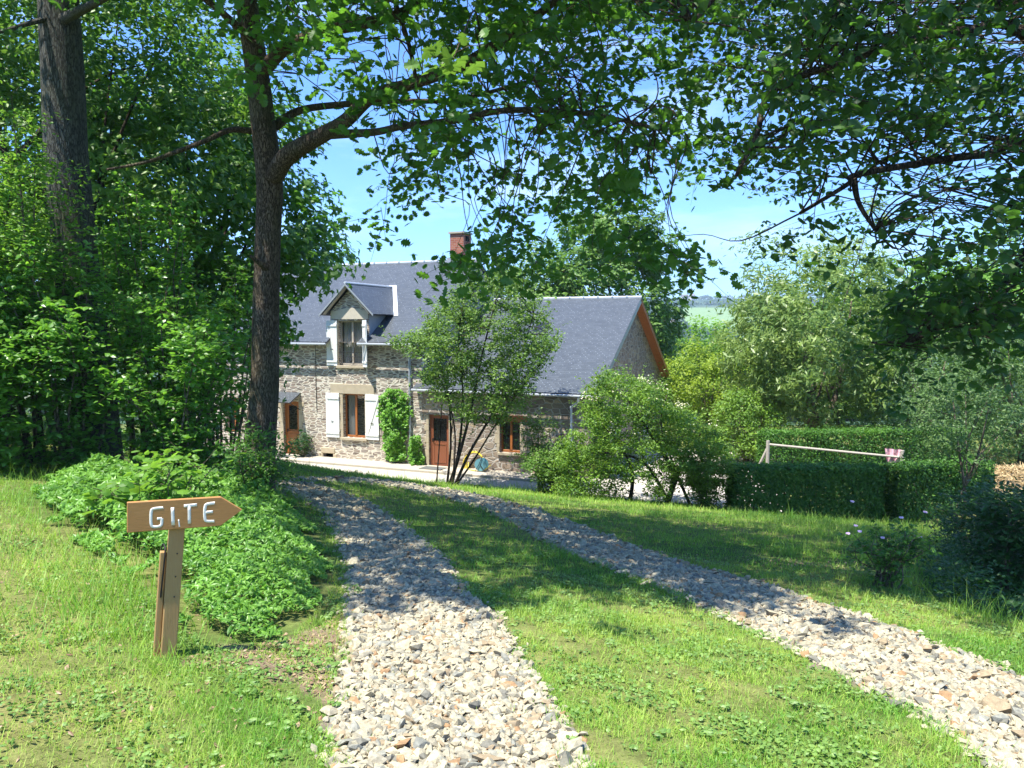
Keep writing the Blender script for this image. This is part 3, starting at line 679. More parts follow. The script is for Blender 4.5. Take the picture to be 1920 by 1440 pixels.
# window guard rail
gb = MB(); y = -.03
for z in (dw[2] + .12, dw[2] + .38, dw[2] + .58): gb.tubes([(dw[0], y, z), (dw[1], y, z)], .011, 5, 1)
for k in range(9):
    x = (dw[0] + dw[1]) / 2 + .02; an = k * math.pi / 4.5
    gb.tubes([(x, y, dw[2] + .1), (x + .10 * math.cos(an), y, dw[2] + .3 + .10 * math.sin(an)), (x + .17 * math.cos(an * 1.1), y, dw[2] + .34 + .15 * math.sin(an))], .009, 4, 3)
gb.build('guard_rail', M['iron'], house)
def shutter(x0, x1, z0, z1, y=-.06, lab=None, zdir=1, rot=None):
    w_ = x1 - x0; nb = 5; mb = MB()
    def T(x, yy): 
        if rot is None: return (x, yy)
        hx, ang = rot; dx = x - hx; dy = yy - y; return (hx + dx * math.cos(ang) - dy * math.sin(ang), y + dx * math.sin(ang) + dy * math.cos(ang))
    def bx(a, b):
        mb_ = MB().box(a, b)
        i0 = len(mb.v); mb.v += [(*T(p[0], p[1]), p[2]) for p in mb_.v]; mb.f += [[k + i0 for k in f] for f in mb_.f]; mb.uv += mb_.uv
    for k in range(nb): bx((x0 + w_ * k / nb + .002, y, z0), (x0 + w_ * (k + 1) / nb - .002, y + .028, z1))
    s_ = mb; sh = mb.build('shutter', M['white'], house, label=lab)
    mb = MB(); mb_t = mb
    for z in (z0 + .16, z1 - .26): 
        q = MB().box((x0 + .005, y - .025, z), (x1 - .005, y - .001, z + .09)); i0 = len(mb.v); mb.v += [(*T(p[0], p[1]), p[2]) for p in q.v]; mb.f += [[k + i0 for k in f] for f in q.f]; mb.uv += q.uv
    xa, xb = (x0 + .06, x1 - .1) if zdir > 0 else (x1 - .06, x0 + .1)
    d = Vector((xb - xa, 0, (z0 + .25) - (z1 - .26))); nn = Vector((-d.z, 0, d.x)).normalized() * .035
    A = Vector((xa, y - .022, z1 - .26)); B = Vector((xb, y - .022, z0 + .25)); q = MB().prism([A - nn, B - nn, B + nn, A + nn] if nn.x < 0 else [A + nn, B + nn, B - nn, A - nn], (0, -1, 0), .02)
    i0 = len(mb.v); mb.v += [(*T(p[0], p[1]), p[2]) for p in q.v]; mb.f += [[k + i0 for k in f] for f in q.f]; mb.uv += q.uv
    mb.build('brace', M['white'], sh)
    hb = MB().box((*T(x0 + w_ * .4, y - .03), z0 + (z1 - z0) * .36), (*[v + .12 * (i == 0) + .02 for i, v in enumerate(T(x0 + w_ * .4, y - .03))], z0 + (z1 - z0) * .36 + .02)); hb.build('latch', M['iron'], sh)
r = rect((612, 737), (638, 820)); shutter(*r[:2], lw[2] - .03, lw[3] + .02, zdir=1)
r = rect((686, 738), (712, 825)); shutter(*r[:2], lw[2] - .03, lw[3] + .02, zdir=-1)
r = rect((613, 600), (635, 686)); shutter(r[0], r[1] - .03, dw[2] - .02, dw[3] + .01, zdir=1)
shutter(dw[1] + .01, dw[1] + .55, dw[2] - .04, dw[3] + .01, y=-.05, zdir=-1, rot=(dw[1] + .01, -R(38)))
jamb(*lo); sash(*lo, .17, M['orange'], 0)
# ground floor wing window
jamb(*ww, sill=(.08, 0)); sash(*ww, .15, M['orange'], 0)
MB().box((ww[0] - .3, -.03, ww[3] + .003), (ww[1] + .3, .03, ww[3] + .22)).build('lintel', M['timber'], house)
# cellar vent
mb = MB().box((vt[0] - .22, -.03, vt[2] - .02), (vt[0], .02, vt[3])).box((vt[1], -.03, vt[2] - .02), (vt[1] + .2, .02, vt[3])).box((vt[0] - .1, -.035, vt[3] + .002), (vt[1] + .1, .02, vt[3] + .26)).box((vt[0] - .15, -.04, vt[2] - .12), (vt[1] + .15, .02, vt[2] - .022))
mb.build('vent_surround', M['cut'], house, bevel=.02)
# front door
jamb(d1[0], d1[1], 0.02, d1[3], w=.22)
def door(o, y, m, glassz, bars):
    x0, x1, z0, z1 = o; f = MB(); f.box((x0, y, z0), (x0 + .09, y + .08, z1)); f.box((x1 - .09, y, z0), (x1, y + .08, z1)); f.box((x0 + .09, y, z1 - .09), (x1 - .09, y + .08, z1))
    gz0, gz1 = glassz; a, b = x0 + .095, x1 - .095; ga, gb_ = a + .16 * (b - a) , b - .16 * (b - a)
    if bars: ga, gb_ = a + .06, b - .06
    f.box((a, y + .012, z0), (b, y + .06, gz0)); f.box((a, y + .012, gz1), (b, y + .06, z1 - .095)); f.box((a, y + .012, gz0), (ga, y + .06, gz1)); f.box((gb_, y + .012, gz0), (b, y + .06, gz1))
    d = f.build('door', m, house)
    g = MB(); g.poly([(ga, y + .04, gz0), (gb_, y + .04, gz0), (gb_, y + .04, gz1), (ga, y + .04, gz1)]); g.build('pane', M['glass'], d)
    p = MB(); h = gz0 - z0
    if bars:
        p.box((a + .08, y - .004, z0 + .12), (b - .08, y + .011, z0 + .15)).box((a + .08, y - .004, gz0 - .14), (b - .08, y + .011, gz0 - .10)); p.box((a + .08, y - .004, z0 + .15), (a + .11, y + .011, gz0 - .14)); p.box((b - .11, y - .004, z0 + .15), (b - .08, y + .011, gz0 - .14))
        p.build('moulding', m, d); q = MB()
        for k in range(7): x = ga + (gb_ - ga) * (k + .5) / 7; q.tubes([(x, y + .005, gz0 - .03), (x, y + .005, gz1)], .009, 5, 1)
        q.build('bars', M['iron'], d)
    else:
        p.box((a + .05, y - .02, gz0 - .12), (b - .05, y + .011, gz0 - .06)); p.box((a + .12, y - .006, z0 + .3), (b - .12, y + .011, gz0 - .2)); p.box((a + .05, y - .02, z0 + .16), (b - .05, y + .011, z0 + .23))
        p.build('moulding', m, d, bevel=.006); q = MB(); cx = (ga + gb_) / 2
        for s_ in (-1, 1):
            for zc in (gz0 + .25, gz0 + .6, gz0 + .9):
                q.tubes([(cx, y + .01, zc - .15), (cx + s_ * .11, y + .01, zc - .05), (cx + s_ * .10, y + .01, zc + .08), (cx + s_ * .02, y + .01, zc + .1)], .009, 4, 4)
        q.build('bars', M['iron'], d)
    MB().box((x0 + .13, y - .06, z0 + 1.0), (x0 + .15, y + .012, z0 + 1.14)).box((x0 + .13, y - .06, z0 + 1.08), (x0 + .22, y - .04, z0 + 1.10)).build('handle', M['iron'], d)
door(d1, .12, M['orange'], (1.15, d1[3] - .2), False)
jamb(d2[0], d2[1], 0.02, d2[3], w=.15); door(d2, .10, M['brown'], (1.05, d2[3] - .16), True)
# slate awning over the front door
mb = MB(); x0, x1 = d1[0] - .2, d1[1] + .12; z1 = d1[3] + .42
P = [(x0, -.75, d1[3] + .04), (x1, -.75, d1[3] + .04), (x1, -.01, z1), (x0, -.01, z1)]; mb.prism(P, (0, -.4, .9), .05); mb.uv[:4] = [(0, 0), (1.3, 0), (1.3, .8), (0, .8)]
mb.build('awning', M['slate'], house)
for x in (x0 + .05, x1 - .05): MB().tubes([(x, -.7, d1[3] + .0), (x, -.02, d1[3] - .35)], .018, 5, 1).build('awning_bracket', M['iron'], house)
# thin cables on the facade, skylights
mb = MB(); cx = fp(593, 720)[0]; mb.tubes([(cx, -.02, 5.0), (cx, -.02, 3.2), (cx + .02, -.02, 2.0)], .012, 4, 1); mb.build('cable', M['iron'], house)
xs_ = 1.9 + 1.1; 
def slab(x0, x1, y0, y1, m, nm, lift=.05):
    s_ = (WZ - WE) / (WRY + .3); f = lambda y: WE + (y + .3) * s_
    n = Vector((0, -s_, 1)).normalized(); P = [Vector((x0, y0, f(y0))), Vector((x1, y0, f(y0))), Vector((x1, y1, f(y1))), Vector((x0, y1, f(y1)))]
    return MB().prism([p + n * lift for p in P], n, lift + .02).build(nm, m, house)
sk = slab(3.5, 4.15, 3.4, 4.3, M['iron'], 'skylight', .06)
s2 = MB(); s_ = (WZ - WE) / (WRY + .3); f_ = lambda y: WE + (y + .3) * s_ + .075
s2.poly([(3.56, 3.5, f_(3.5)), (4.09, 3.5, f_(3.5)), (4.09, 4.2, f_(4.2)), (3.56, 4.2, f_(4.2))]); s2.build('pane', M['glass'], sk)
sk = slab(.55, 1.1, 1.0, 2.2, M['iron'], 'skylight', .06)
# gable window with white shutters, rear porch post
y0, y1, z0, z1 = 1.9, 2.6, .8, 2.1
f = MB().box((WR - .02, y0, z0), (WR + .03, y1, z1)); gwn = f.build('window', M['white'], house); MB().box((WR + .031, y0 + .08, z0 + .08), (WR + .035, y1 - .08, z1 - .08)).build('pane', M['glass'], gwn)
for a, b in ((y0 - .5, y0 - .03), (y1 + .03, y1 + .5)): MB().box((WR + .02, a, z0 - .05), (WR + .06, b, z1 + .03)).build('shutter', M['white'], house)
dg = MB().box((WR - .02, 8.6, 0.02), (WR + .05, 9.7, 2.1)); dgd = dg.build('door', M['white'], house, label='white side door in the gable'); MB().box((WR + .052, 8.7, 1.1), (WR + .056, 9.6, 2.0)).build('pane', M['glass'], dgd)

# doormats, hose and reel
def hobj(name, mb, m, label, cat, smooth=False):
    o = mb.build(name, m, None, smooth=smooth); o.location = HO; o.rotation_euler = (0, 0, TH); return tagit(o, label, cat)
hobj('doormat', MB().box((d1[0] + .0, -.95, .042), (d1[1] - .05, -.35, .06)), M['mat'], 'grey doormat on the pavement in front of the orange wooden front door', 'doormat')
hobj('doormat', MB().box((d2[0] + .05, -.95, .042), (d2[1] + .1, -.35, .06)), M['mat'], 'grey doormat on the pavement in front of the brown barred door', 'doormat')
hx, hz = fp(893, 845)
mb = MB()
for k in range(7):
    w_, h_, o = .42 + .02 * k, .85 + .05 * math.sin(k * 2), -.08 - .018 * k
    P = [(hx + w_ * .9 * math.sin(a) * (1 - .25 * math.cos(a)) + .02 * math.sin(k), o, hz - .42 + h_ * .62 * math.cos(a) * (1 if math.cos(a) < 0 else .75)) for a in np.linspace(0, 2 * math.pi, 15)]
    mb.tubes(P, .017, 6, 3)
P = [(hx - .3, -.1, .3), (hx - .2, -.3, .08), (hx + .1, -.5, .065), (hx + .5, -.45, .065), (hx + .8, -.3, .3)]; mb.tubes(P, .017, 6, 4)
hobj('garden_hose', mb, M['hose'], 'yellow garden hose hung in loops on the stone wall', 'hose', True)
rx_, rz_ = fp(912, 878)
rl = empty('hose_reel', HW(rx_, -.45, .04), TH, 'blue green hose reel standing on the pavement below the yellow hose', 'hose reel')
mb = MB()
mb.tubes([(0, -.10, .28), (0, .10, .28)], .12, 14, 1); mb.build('drum', M['teal'], rl)
for s_ in (-1, 1):
    mb = MB(); mb.tubes([(0, s_ * .11, .28), (0, s_ * .13, .28)], .25, 18, 1); mb.build('flange', M['teal'], rl)
mb = MB().tubes([(-.22, -.16, 0), (-.04, -.16, .30), (.1, -.16, .62), (.1, .16, .62), (-.04, .16, .30), (-.22, .16, 0)], .014, 6, 1).tubes([(.24, -.16, 0), (.0, -.16, .30)], .014, 6, 1).tubes([(.24, .16, 0), (.0, .16, .3)], .014, 6, 1); mb.build('frame', M['iron'], rl)

# ------------------------------------------------------------------ signpost
sb = gh(315, 1228)
sg = empty('signpost', sb, 0, 'wooden arrow signpost reading GITE on a leaning square post', 'signpost')
yaw = R(27); lean = R(5.2)
Rm = Matrix.Rotation(yaw, 4, 'Z') @ Matrix.Rotation(lean, 4, 'Y')
sd = math.hypot(sb[0], sb[1])
tb = at(330, 960, sb[1] + .02)[2] - sb[2]                 # board centre height
M['signw'] = (lambda: (lambda t: (lambda n, n2: (t.bump(n.outputs[0], .4, .004), t.done(t.mix(n2.outputs[0], t.mix(n.outputs[0], (.24, .105, .03), (.50, .25, .08)), (.42, .22, .075)), .6, .3))[1])(t.noise(t.coord('Object', (1.5, 8, 24)), 6, 6, .65), t.noise(t.coord(), 5, 3)))(NT('sign_oak')))()
M['postw'] = (lambda: (lambda t: (lambda n, n2: (t.bump(n.outputs[0], .6, .004), t.done(t.mix(n2.outputs[0], t.mix(n.outputs[0], (.21, .11, .04), (.46, .27, .11)), (.42, .28, .12)), .8, .2))[1])(t.noise(t.coord('Object', (24, 24, 1.5)), 5, 6, .65), t.noise(t.coord('Object', (1, 1, 1)), 6, 4)))(NT('post_oak')))()
mb = MB().box((-.045, -.035, -.1), (.045, .04, tb + .07), Rm); mb.build('post', M['postw'], sg, bevel=.006)
Ls, Hs = .66, .185; bx0 = -.285
o_ = [(bx0, -.038, tb - Hs / 2), (bx0 + Ls - .13, -.038, tb - Hs / 2), (bx0 + Ls, -.038, tb), (bx0 + Ls - .13, -.038, tb + Hs / 2), (bx0, -.038, tb + Hs / 2)]
Mt0 = Rm; Mt = Rm @ Matrix.Translation((-.0, 0, tb)) @ Matrix.Rotation(-R(3.2), 4, 'Y') @ Matrix.Translation((0, 0, -tb))
mb = MB(); mb.prism([Mt @ Vector(p) for p in o_], Mt.to_3x3() @ Vector((0, -1, 0)), -.03); mb.v = mb.v
bd = mb.build('board', M['signw'], sg, bevel=.004)
def strokes(pts, r=.0085):
    m_ = MB(); m_.tubes([Mt @ Vector((x, -.0685, z)) for x, z in pts], r, 6, 4)
    return m_
def L_(cx, pts, h=.115): return [(bx0 + cx + x * h, tb - .01 + (z - .5) * h) for x, z in pts]
lt = MB()
def st_(cx, pts, r=.0088, dz=0.):
    n = [(a, b + dz) for a, b in L_(cx, pts)]; V, q, s__ = tube([(a, 0, b) for a, b in n], [r] * len(n), 6, 4)
    i0 = len(lt.v); P = [(p[0], -.068 + (p[1]) * .14, p[2]) for p in V]; lt.v += [tuple(Mt @ Vector(p)) for p in P]; e = list(s__[1:]) + [len(q)]
    for a_, b_ in zip(s__, e): lt.f.append([int(c) + i0 for c in q[a_:b_]]); lt.uv += [(0, 0)] * (b_ - a_)
cr_ = lambda *p: [x for y in p for x in (y,)]
st_(.13, [(.55, .98), (.52, 1.0), (.12, .97), (.02, .85), (0, .5), (.02, .15), (.10, .02), (.35, 0), (.50, .08), (.53, .3), (.52, .42)], .0095); st_(.13, [(.53, .42), (.30, .42)], .0085)
st_(.25, [(.04, .02), (.0, .98)], .0105)
st_(.315, [(.28, .0), (.26, .98)], .010, .004); st_(.315, [(0, .98), (.65, 1.0)], .0095, .004)
st_(.435, [(.5, 1.0), (.45, 1.0), (.12, .96), (.03, .85), (.0, .5), (.03, .14), (.12, .03), (.45, 0), (.5, .0)], .0095, .008); st_(.435, [(.04, .52), (.42, .53)], .009, .008)
st_(.285, [(.0, .30), (.04, -.02), (.05, -.10)], .004)
M['lettering'] = plain('routed_white_paint', (.78, .75, .66), .8, .2, 0, .25, 60)
lt.build('lettering', M['lettering'], bd, smooth=True)
for z in (.72, .56, .42): MB().tubes([Mt0 @ Vector((.01, -.034, tb * z)), Mt0 @ Vector((.01, -.039, tb * z))], .005, 6, 1).build('screw', M['iron'], sg)
zs = at(300, 1030, sb[1])[2] - sb[2]
mb = MB().box((-.085, .0, -.1), (-.047, .05, zs - .02), Rm); mb.build('old_stake', M['postw'], sg, bevel=.005)
mb = MB().tubes([Mt0 @ Vector(p) for p in ((-.066, -.004, zs * .55), (-.058, -.008, zs * .95), (-.06, .02, zs + .01), (-.075, .04, zs), (-.08, .05, zs * .6))], .005, 5, 4); mb.build('hook', M['iron'], sg)

# ------------------------------------------------------------------ frame with a bar beyond the hedge, pink cloth
p0 = at(1440, 833, 26.0); p1 = at(1692, 846, 23.9); p0[2] = p0[2]; gz = FLAT
fr = empty('wooden_swing_frame', (p0[0], p0[1], gz), 0, 'weathered wooden frame with a long pale crossbar rising behind the dark hedge', 'frame')
d = p1 - p0; d[2] = -.1; dn = np.array([d[1], -d[0], 0]); dn /= np.linalg.norm(dn); hh = p0[2] - gz
MB().tubes([(0, 0, hh), tuple(d + UP * hh)], .038, 8, 1).build('crossbar', M['rail'], fr)
for q in (np.zeros(3), d):
    MB().tubes([tuple(q * [1, 1, 0] + dn * .02), tuple(q * [1, 1, 0] + UP * (hh + .12))], .06, 8, 1).build('leg', M['rail'], fr)
    e = d / np.linalg.norm(d) * (-1 if q[0] == 0 else 1)
    MB().tubes([tuple(q * [1, 1, 0] + e * .75 * [1, 1, 0]), tuple(q * [1, 1, 0] + UP * (hh - .1))], .045, 8, 1).build('brace', M['rail'], fr)
mb = MB(); c = p1 + d / np.linalg.norm(d) * -.25; n = 9; ex = d / np.linalg.norm(d)
g_ = lambda i, k: tuple(c + ex * (.5 * (i / (n - 1) - .5)) * (1 - .3 * k / 4) + dn * (.05 * math.sin(i * 1.7 + k) - .07) - UP * (.11 * k) + UP * .03)
for i in range(n - 1):
    for k in range(4): mb.poly([g_(i, k + 1), g_(i + 1, k + 1), g_(i + 1, k), g_(i, k)])
tagit(mb.build('cloth', M['pink'], smooth=True), 'small pink cloth hanging at the right end of the pale crossbar', 'cloth')

# ------------------------------------------------------------------ gravel stones on the two wheel tracks
def scatter(poly, n, jit=.0):
    lo, hi = poly.min(0), poly.max(0); out = []; got = 0
    while got < n:
        p = rng.uniform(lo, hi, (n * 3, 2)); p = p[inside(poly, p[:, 0], p[:, 1])]; out.append(p); got += len(p)
        if len(p) == 0: break
    return np.concatenate(out)[:n]
def area(p): x, y = p[:, 0], p[:, 1]; return .5 * abs(np.dot(x, np.roll(y, 1)) - np.dot(y, np.roll(x, 1)))
def stone_tmpl(seed):
    r = np.random.default_rng(seed); g = (1 + 5 ** .5) / 2
    V = np.array([(-1, g, 0), (1, g, 0), (-1, -g, 0), (1, -g, 0), (0, -1, g), (0, 1, g), (0, -1, -g), (0, 1, -g), (g, 0, -1), (g, 0, 1), (-g, 0, -1), (-g, 0, 1)]) / 1.9
    Fc = [(0, 11, 5), (0, 5, 1), (0, 1, 7), (0, 7, 10), (0, 10, 11), (1, 5, 9), (5, 11, 4), (11, 10, 2), (10, 7, 6), (7, 1, 8), (3, 9, 4), (3, 4, 2), (3, 2, 6), (3, 6, 8), (3, 8, 9), (4, 9, 5), (2, 4, 11), (6, 2, 10), (8, 6, 7), (9, 8, 1)]
    V = V * r.uniform(.62, 1.25, (12, 1)) + r.normal(0, .10, (12, 3)); V = V * np.array([.66, .50, .30]); return V, Fc
ST = [stone_tmpl(k) for k in range(7)]
t = NT('gravel_stone'); a = t.attr().outputs['Fac']; nz = t.noise(t.coord(), 38, 4, .7)
c = t.ramp(a, [(0, (0.166, 0.161, 0.130)), (.07, (0.298, 0.274, 0.201)), (.26, (0.364, 0.328, 0.227)), (.44, (0.240, 0.240, 0.197)), (.52, (0.413, 0.375, 0.260)), (.72, (0.281, 0.224, 0.141)), (.82, (0.355, 0.320, 0.222)), (.97, (0.298, 0.186, 0.096)), (1, (0.413, 0.380, 0.275))], 'CONSTANT')
c = t.mix(.6, c, t.ramp(nz.outputs[0], [(.28, (.24, .23, .22)), (.7, (.78, .77, .76))]), 'OVERLAY'); t.bump(nz.outputs[0], .5, .006)
M['gravel'] = t.done(c, .85, .25)
for poly, dens in ((LT, 1.), (RT, 1.)):
    acc = Acc(); P = scatter(poly, int(area(poly) * 2700))
    d = np.hypot(P[:, 0], P[:, 1]); keep = rng.uniform(0, 1, len(P)) < np.clip(6 / d, .2, 1) ** 1.15; P = P[keep]; d = d[keep]
    jj = P + rng.normal(0, .035, P.shape); ext = rng.integers(0, len(P), int(len(P) * .015))
    jj = np.vstack([jj, P[ext] + rng.normal(0, .10, (len(ext), 2))]); d = np.hypot(jj[:, 0], jj[:, 1])
    size = rng.lognormal(-3.30, .36, len(jj)) * np.clip(d / 8, 1, 2.2) ** .6
    lift = rng.uniform(-.35, .25, len(jj)) * size + .008
    pos = np.column_stack([jj, G(jj[:, 0], jj[:, 1]) + lift]); nrm = UP + rng.normal(0, .45, (len(jj), 3)); tone = rng.uniform(0, 1, len(jj)); k = rng.integers(0, 7, len(jj))
    for q in range(7):
        s_ = k == q; acc.leaves(ST[q], pos[s_], nrm[s_], size[s_] * 1.05, tone[s_])
    o = link('gravel', acc.mesh('gravel'), M['gravel']); tagit(o, ('crushed pale stone gravel of the left wheel track beside the signpost', 'crushed pale stone gravel of the right wheel track crossing the lawn')[poly is RT], 'gravel', kind='stuff')

# ------------------------------------------------------------------ grass
BL = ([(-.5, 0, 0), (.5, 0, 0), (-.32, .12, .45), (.32, .12, .45), (0, .42, 1)], [(0, 1, 3, 2), (2, 3, 4)])
def blades(acc, P, h, wd, tone, lean=.35):
    m = len(P); z = G(P[:, 0], P[:, 1]) - .006
    yaw = rng.uniform(0, 6.283, m); tilt = np.abs(rng.normal(0, lean, m))
    cy, sy = np.cos(yaw), np.sin(yaw); nrm = np.column_stack([-sy * np.sin(tilt), cy * np.sin(tilt), np.cos(tilt)])
    x = np.column_stack([cy, sy, np.zeros(m)]); y = np.cross(nrm, x); rot = np.stack([x, y, nrm], 2)
    V, l, st = inst(BL[0], BL[1], np.column_stack([P, z]), rot, np.column_stack([wd, h, h])); acc.add(V, l, st, np.repeat(tone, 5))
def ingrid(x0, x1, y0, y1, n):
    P = np.column_stack([rng.uniform(x0, x1, n), rng.uniform(y0, y1, n)]); return P
acc = Acc(); HX = .70
def shade_zone(P): return (P[:, 0] > np.interp(P[:, 1], [0, 6.5, 7.2, 8.4, 10, 13, 18, 24], [5.3, 5.0, 4.7, 4.4, 5.4, 7.2, 9.7, 12]))
for y0, y1, dens, hm, wm in ((2.6, 4.5, 7000, .040, .0044), (4.5, 6.5, 5000, .042, .0052), (6.5, 9.5, 2400, .048, .0068), (9.5, 14, 900, .052, .009), (14, 20, 330, .07, .014), (20, 30, 200, .085, .020)):
    x1 = y1 * HX + 2.2; x0_ = -x1; n = int((x1 - x0_) * (y1 - y0) * dens)
    P = ingrid(x0_, x1, y0, y1, n); d = np.hypot(P[:, 0], P[:, 1])
    ok = (np.abs(P[:, 0]) < P[:, 1] * HX + 2.0) & ~inside(COVER, P[:, 0], P[:, 1]) & ((SU * P[:, 0] + CU * P[:, 1]) < 25.0)
    g = grav(P[:, 0], P[:, 1]); ok &= ~g | (rng.uniform(0, 1, n) < .012)
    bare = .5 + .5 * wob(P[:, 0], P[:, 1], 2.2) + .35 * wob(P[:, 0], P[:, 1], 6.)
    left = sstep(-1.0, -2.6, P[:, 0]) * (1 - sstep(6.5, 9, P[:, 1]))
    pr = np.clip(.25 + .9 * bare, .08, 1) * (1 - .62 * left); pr = np.where(inside(SOILP, P[:, 0], P[:, 1]), pr * .18, pr)
    ok &= rng.uniform(0, 1, n) < pr
    P = P[ok]; m = len(P); long_ = np.where(wob(P[:, 0], P[:, 1], 1.3, 3.) > .45, 1.6, 1.)
    vv_ = SU * P[:, 0] + CU * P[:, 1]; long_ = long_ * (1 + 1.3 * sstep(22.6, 24.6, vv_) + .9 * sstep(.3, 1.4, P[:, 0] - np.interp(P[:, 1], [5, 8, 12, 18, 25], [4.2, 3.5, 4.4, 4.8, 4.5])) * (vv_ < 22))
    left = sstep(-1.3, -2.6, P[:, 0]) * (1 - sstep(6.5, 9, P[:, 1])); long_ = long_ * (1 + .25 * left)
    h = hm * long_ * rng.lognormal(0, .35, m); wd = wm * rng.uniform(.6, 1.3, m)
    dr = np.clip(.42 + .45 * wob(P[:, 0], P[:, 1], .9) + .3 * wob(P[:, 0], P[:, 1], 2.7) + .6 * left + rng.normal(0, .24, m), 0, 1)
    blades(acc, P, h, wd, dr, .5)
for pl_ in (LT, RT):
    k_ = rng.integers(0, len(pl_), 9000); a_ = pl_[k_]; b_ = pl_[(k_ + 1) % len(pl_)]; w_ = rng.uniform(0, 1, (9000, 1)) * np.minimum(1, 1); P = a_ + (b_ - a_) * w_ + rng.normal(0, .06, (9000, 2)); q_ = wob(P[:, 0], P[:, 1], 5.1, .9) > -.2; P = P[q_ & (P[:, 1] < 22) & (P[:, 1] > 2.5)]; d_ = np.hypot(P[:, 0], P[:, 1])
    blades(acc, P, rng.uniform(.03, .075, len(P)) * np.clip(d_ / 8, 1, 1.6), rng.uniform(.004, .008, len(P)) * np.clip(d_ / 6, 1, 2.5), rng.uniform(.1, .7, len(P)), .6)
P = np.vstack([ingrid(-5, 5.5, 2.7, 7.5, 90000), scatter(SOILP, 3000)]); P = P[~grav(P[:, 0], P[:, 1]) & ~inside(COVER, P[:, 0], P[:, 1]) & (np.abs(P[:, 0]) < P[:, 1] * HX + .3)]; m = len(P)
blades(acc, P, rng.uniform(.02, .05, m), rng.uniform(.003, .006, m), rng.uniform(.75, 1, m), 1.25)
gr_o = link('grass', acc.mesh('grass'), M['grass']); tagit(gr_o, 'short green lawn grass covering the slope between the gravel tracks', 'grass', kind='stuff')
# tall tufts
acc = Acc()
def tuft(px, py, n, h, sp=.25, w_=.007):
    c = gh(px, py)[:2]; P = c + rng.normal(0, sp, (n, 2)); P = P[~grav(P[:, 0], P[:, 1])]
    blades(acc, P, h * rng.uniform(.45, 1.2, len(P)), w_ * rng.uniform(.6, 1.4, len(P)), np.clip(rng.normal(.35, .2, len(P)), 0, 1), .32)
for a_ in [(180, 1120, 420, .20, .30), (110, 1060, 260, .16, .4), (240, 1190, 330, .17, .22), (60, 1180, 160, .13, .3), (150, 960, 220, .26, .5), (230, 930, 160, .3, .5), (90, 900, 200, .24, .6), (1470, 1040, 160, .26, .16), (1500, 1035, 120, .22, .14), (1430, 1020, 90, .2, .15), (1560, 1030, 90, .2, .2),
           (1780, 1130, 90, .28, .15), (1830, 1160, 90, .3, .15), (1700, 1105, 60, .2, .15), (1630, 1095, 60, .16, .15), (400, 1230, 120, .10, .2), (1250, 1125, 80, .12, .15), (1260, 1100, 60, .14, .1), (1400, 990, 200, .24, .6), (1250, 985, 200, .22, .6), (1340, 975, 200, .25, .6),
           (1100, 935, 220, .22, .5), (1000, 920, 200, .20, .5), (900, 905, 200, .2, .5), (1200, 955, 200, .24, .5), (1300, 965, 160, .24, .5), (800, 897, 150, .18, .6), (700, 893, 120, .16, .6), (30, 1300, 90, .1, .2), (60, 940, 420, .22, .8), (160, 1030, 360, .2, .5), (280, 1150, 300, .2, .3), (20, 1000, 260, .16, .6), (330, 1060, 120, .26, .3), (120, 900, 300, .3, .9), (230, 1090, 240, .24, .35), (620, 1180, 90, .09, .15), (640, 1090, 80, .08, .12), (660, 1230, 60, .06, .1), (200, 1290, 90, .1, .25)]: tuft(*a_)
o = link('tall_grass', acc.mesh('tall_grass'), M['grass']); tagit(o, 'taller uncut grass tufts along the bank edges and left of the signpost', 'grass', kind='stuff')
# clover and small broad leaved weeds in the lawn
acc = Acc(); P = ingrid(-5, 6, 2.8, 10.0, 150000); ok = (np.abs(P[:, 0]) < P[:, 1] * HX + .2) & ~grav(P[:, 0], P[:, 1]) & ~inside(COVER, P[:, 0], P[:, 1])
ok &= (wob(P[:, 0], P[:, 1], 3.3, 1.7) + .5 * wob(P[:, 0], P[:, 1], 8.3, .2) + rng.normal(0, .3, len(P)) > .34) & (rng.uniform(0, 1, len(P)) < np.clip(4.5 / P[:, 1], .3, 1)); P = P[ok]
pos = np.column_stack([P, G(P[:, 0], P[:, 1]) + rng.uniform(.015, .045, len(P))]); acc.leaves(ROUND, pos, UP + rng.normal(0, .35, (len(P), 3)), rng.uniform(.014, .036, len(P)), rng.uniform(0, .9, len(P)))
P = ingrid(-4, 4.5, 3, 8, 700); P = P[~grav(P[:, 0], P[:, 1]) & ~inside(COVER, P[:, 0], P[:, 1])]; k7 = np.repeat(np.arange(len(P)), 7); an = rng.uniform(0, 6.283, len(k7)); rd_ = rng.uniform(.015, .05, len(k7)); Q = P[k7] + np.column_stack([np.cos(an), np.sin(an)]) * rd_[:, None]
acc.leaves(OVAL, np.column_stack([Q, G(Q[:, 0], Q[:, 1]) + rng.uniform(.02, .05, len(Q))]), UP + np.column_stack([np.cos(an), np.sin(an), np.zeros(len(an))]) * .4, rng.uniform(.02, .055, len(Q)), rng.uniform(0, .9, len(Q)), an - np.pi / 2)
o = link('clover', acc.mesh('clover'), M['clover']); tagit(o, 'low clover patches growing through the sunny lawn', 'clover', kind='stuff')
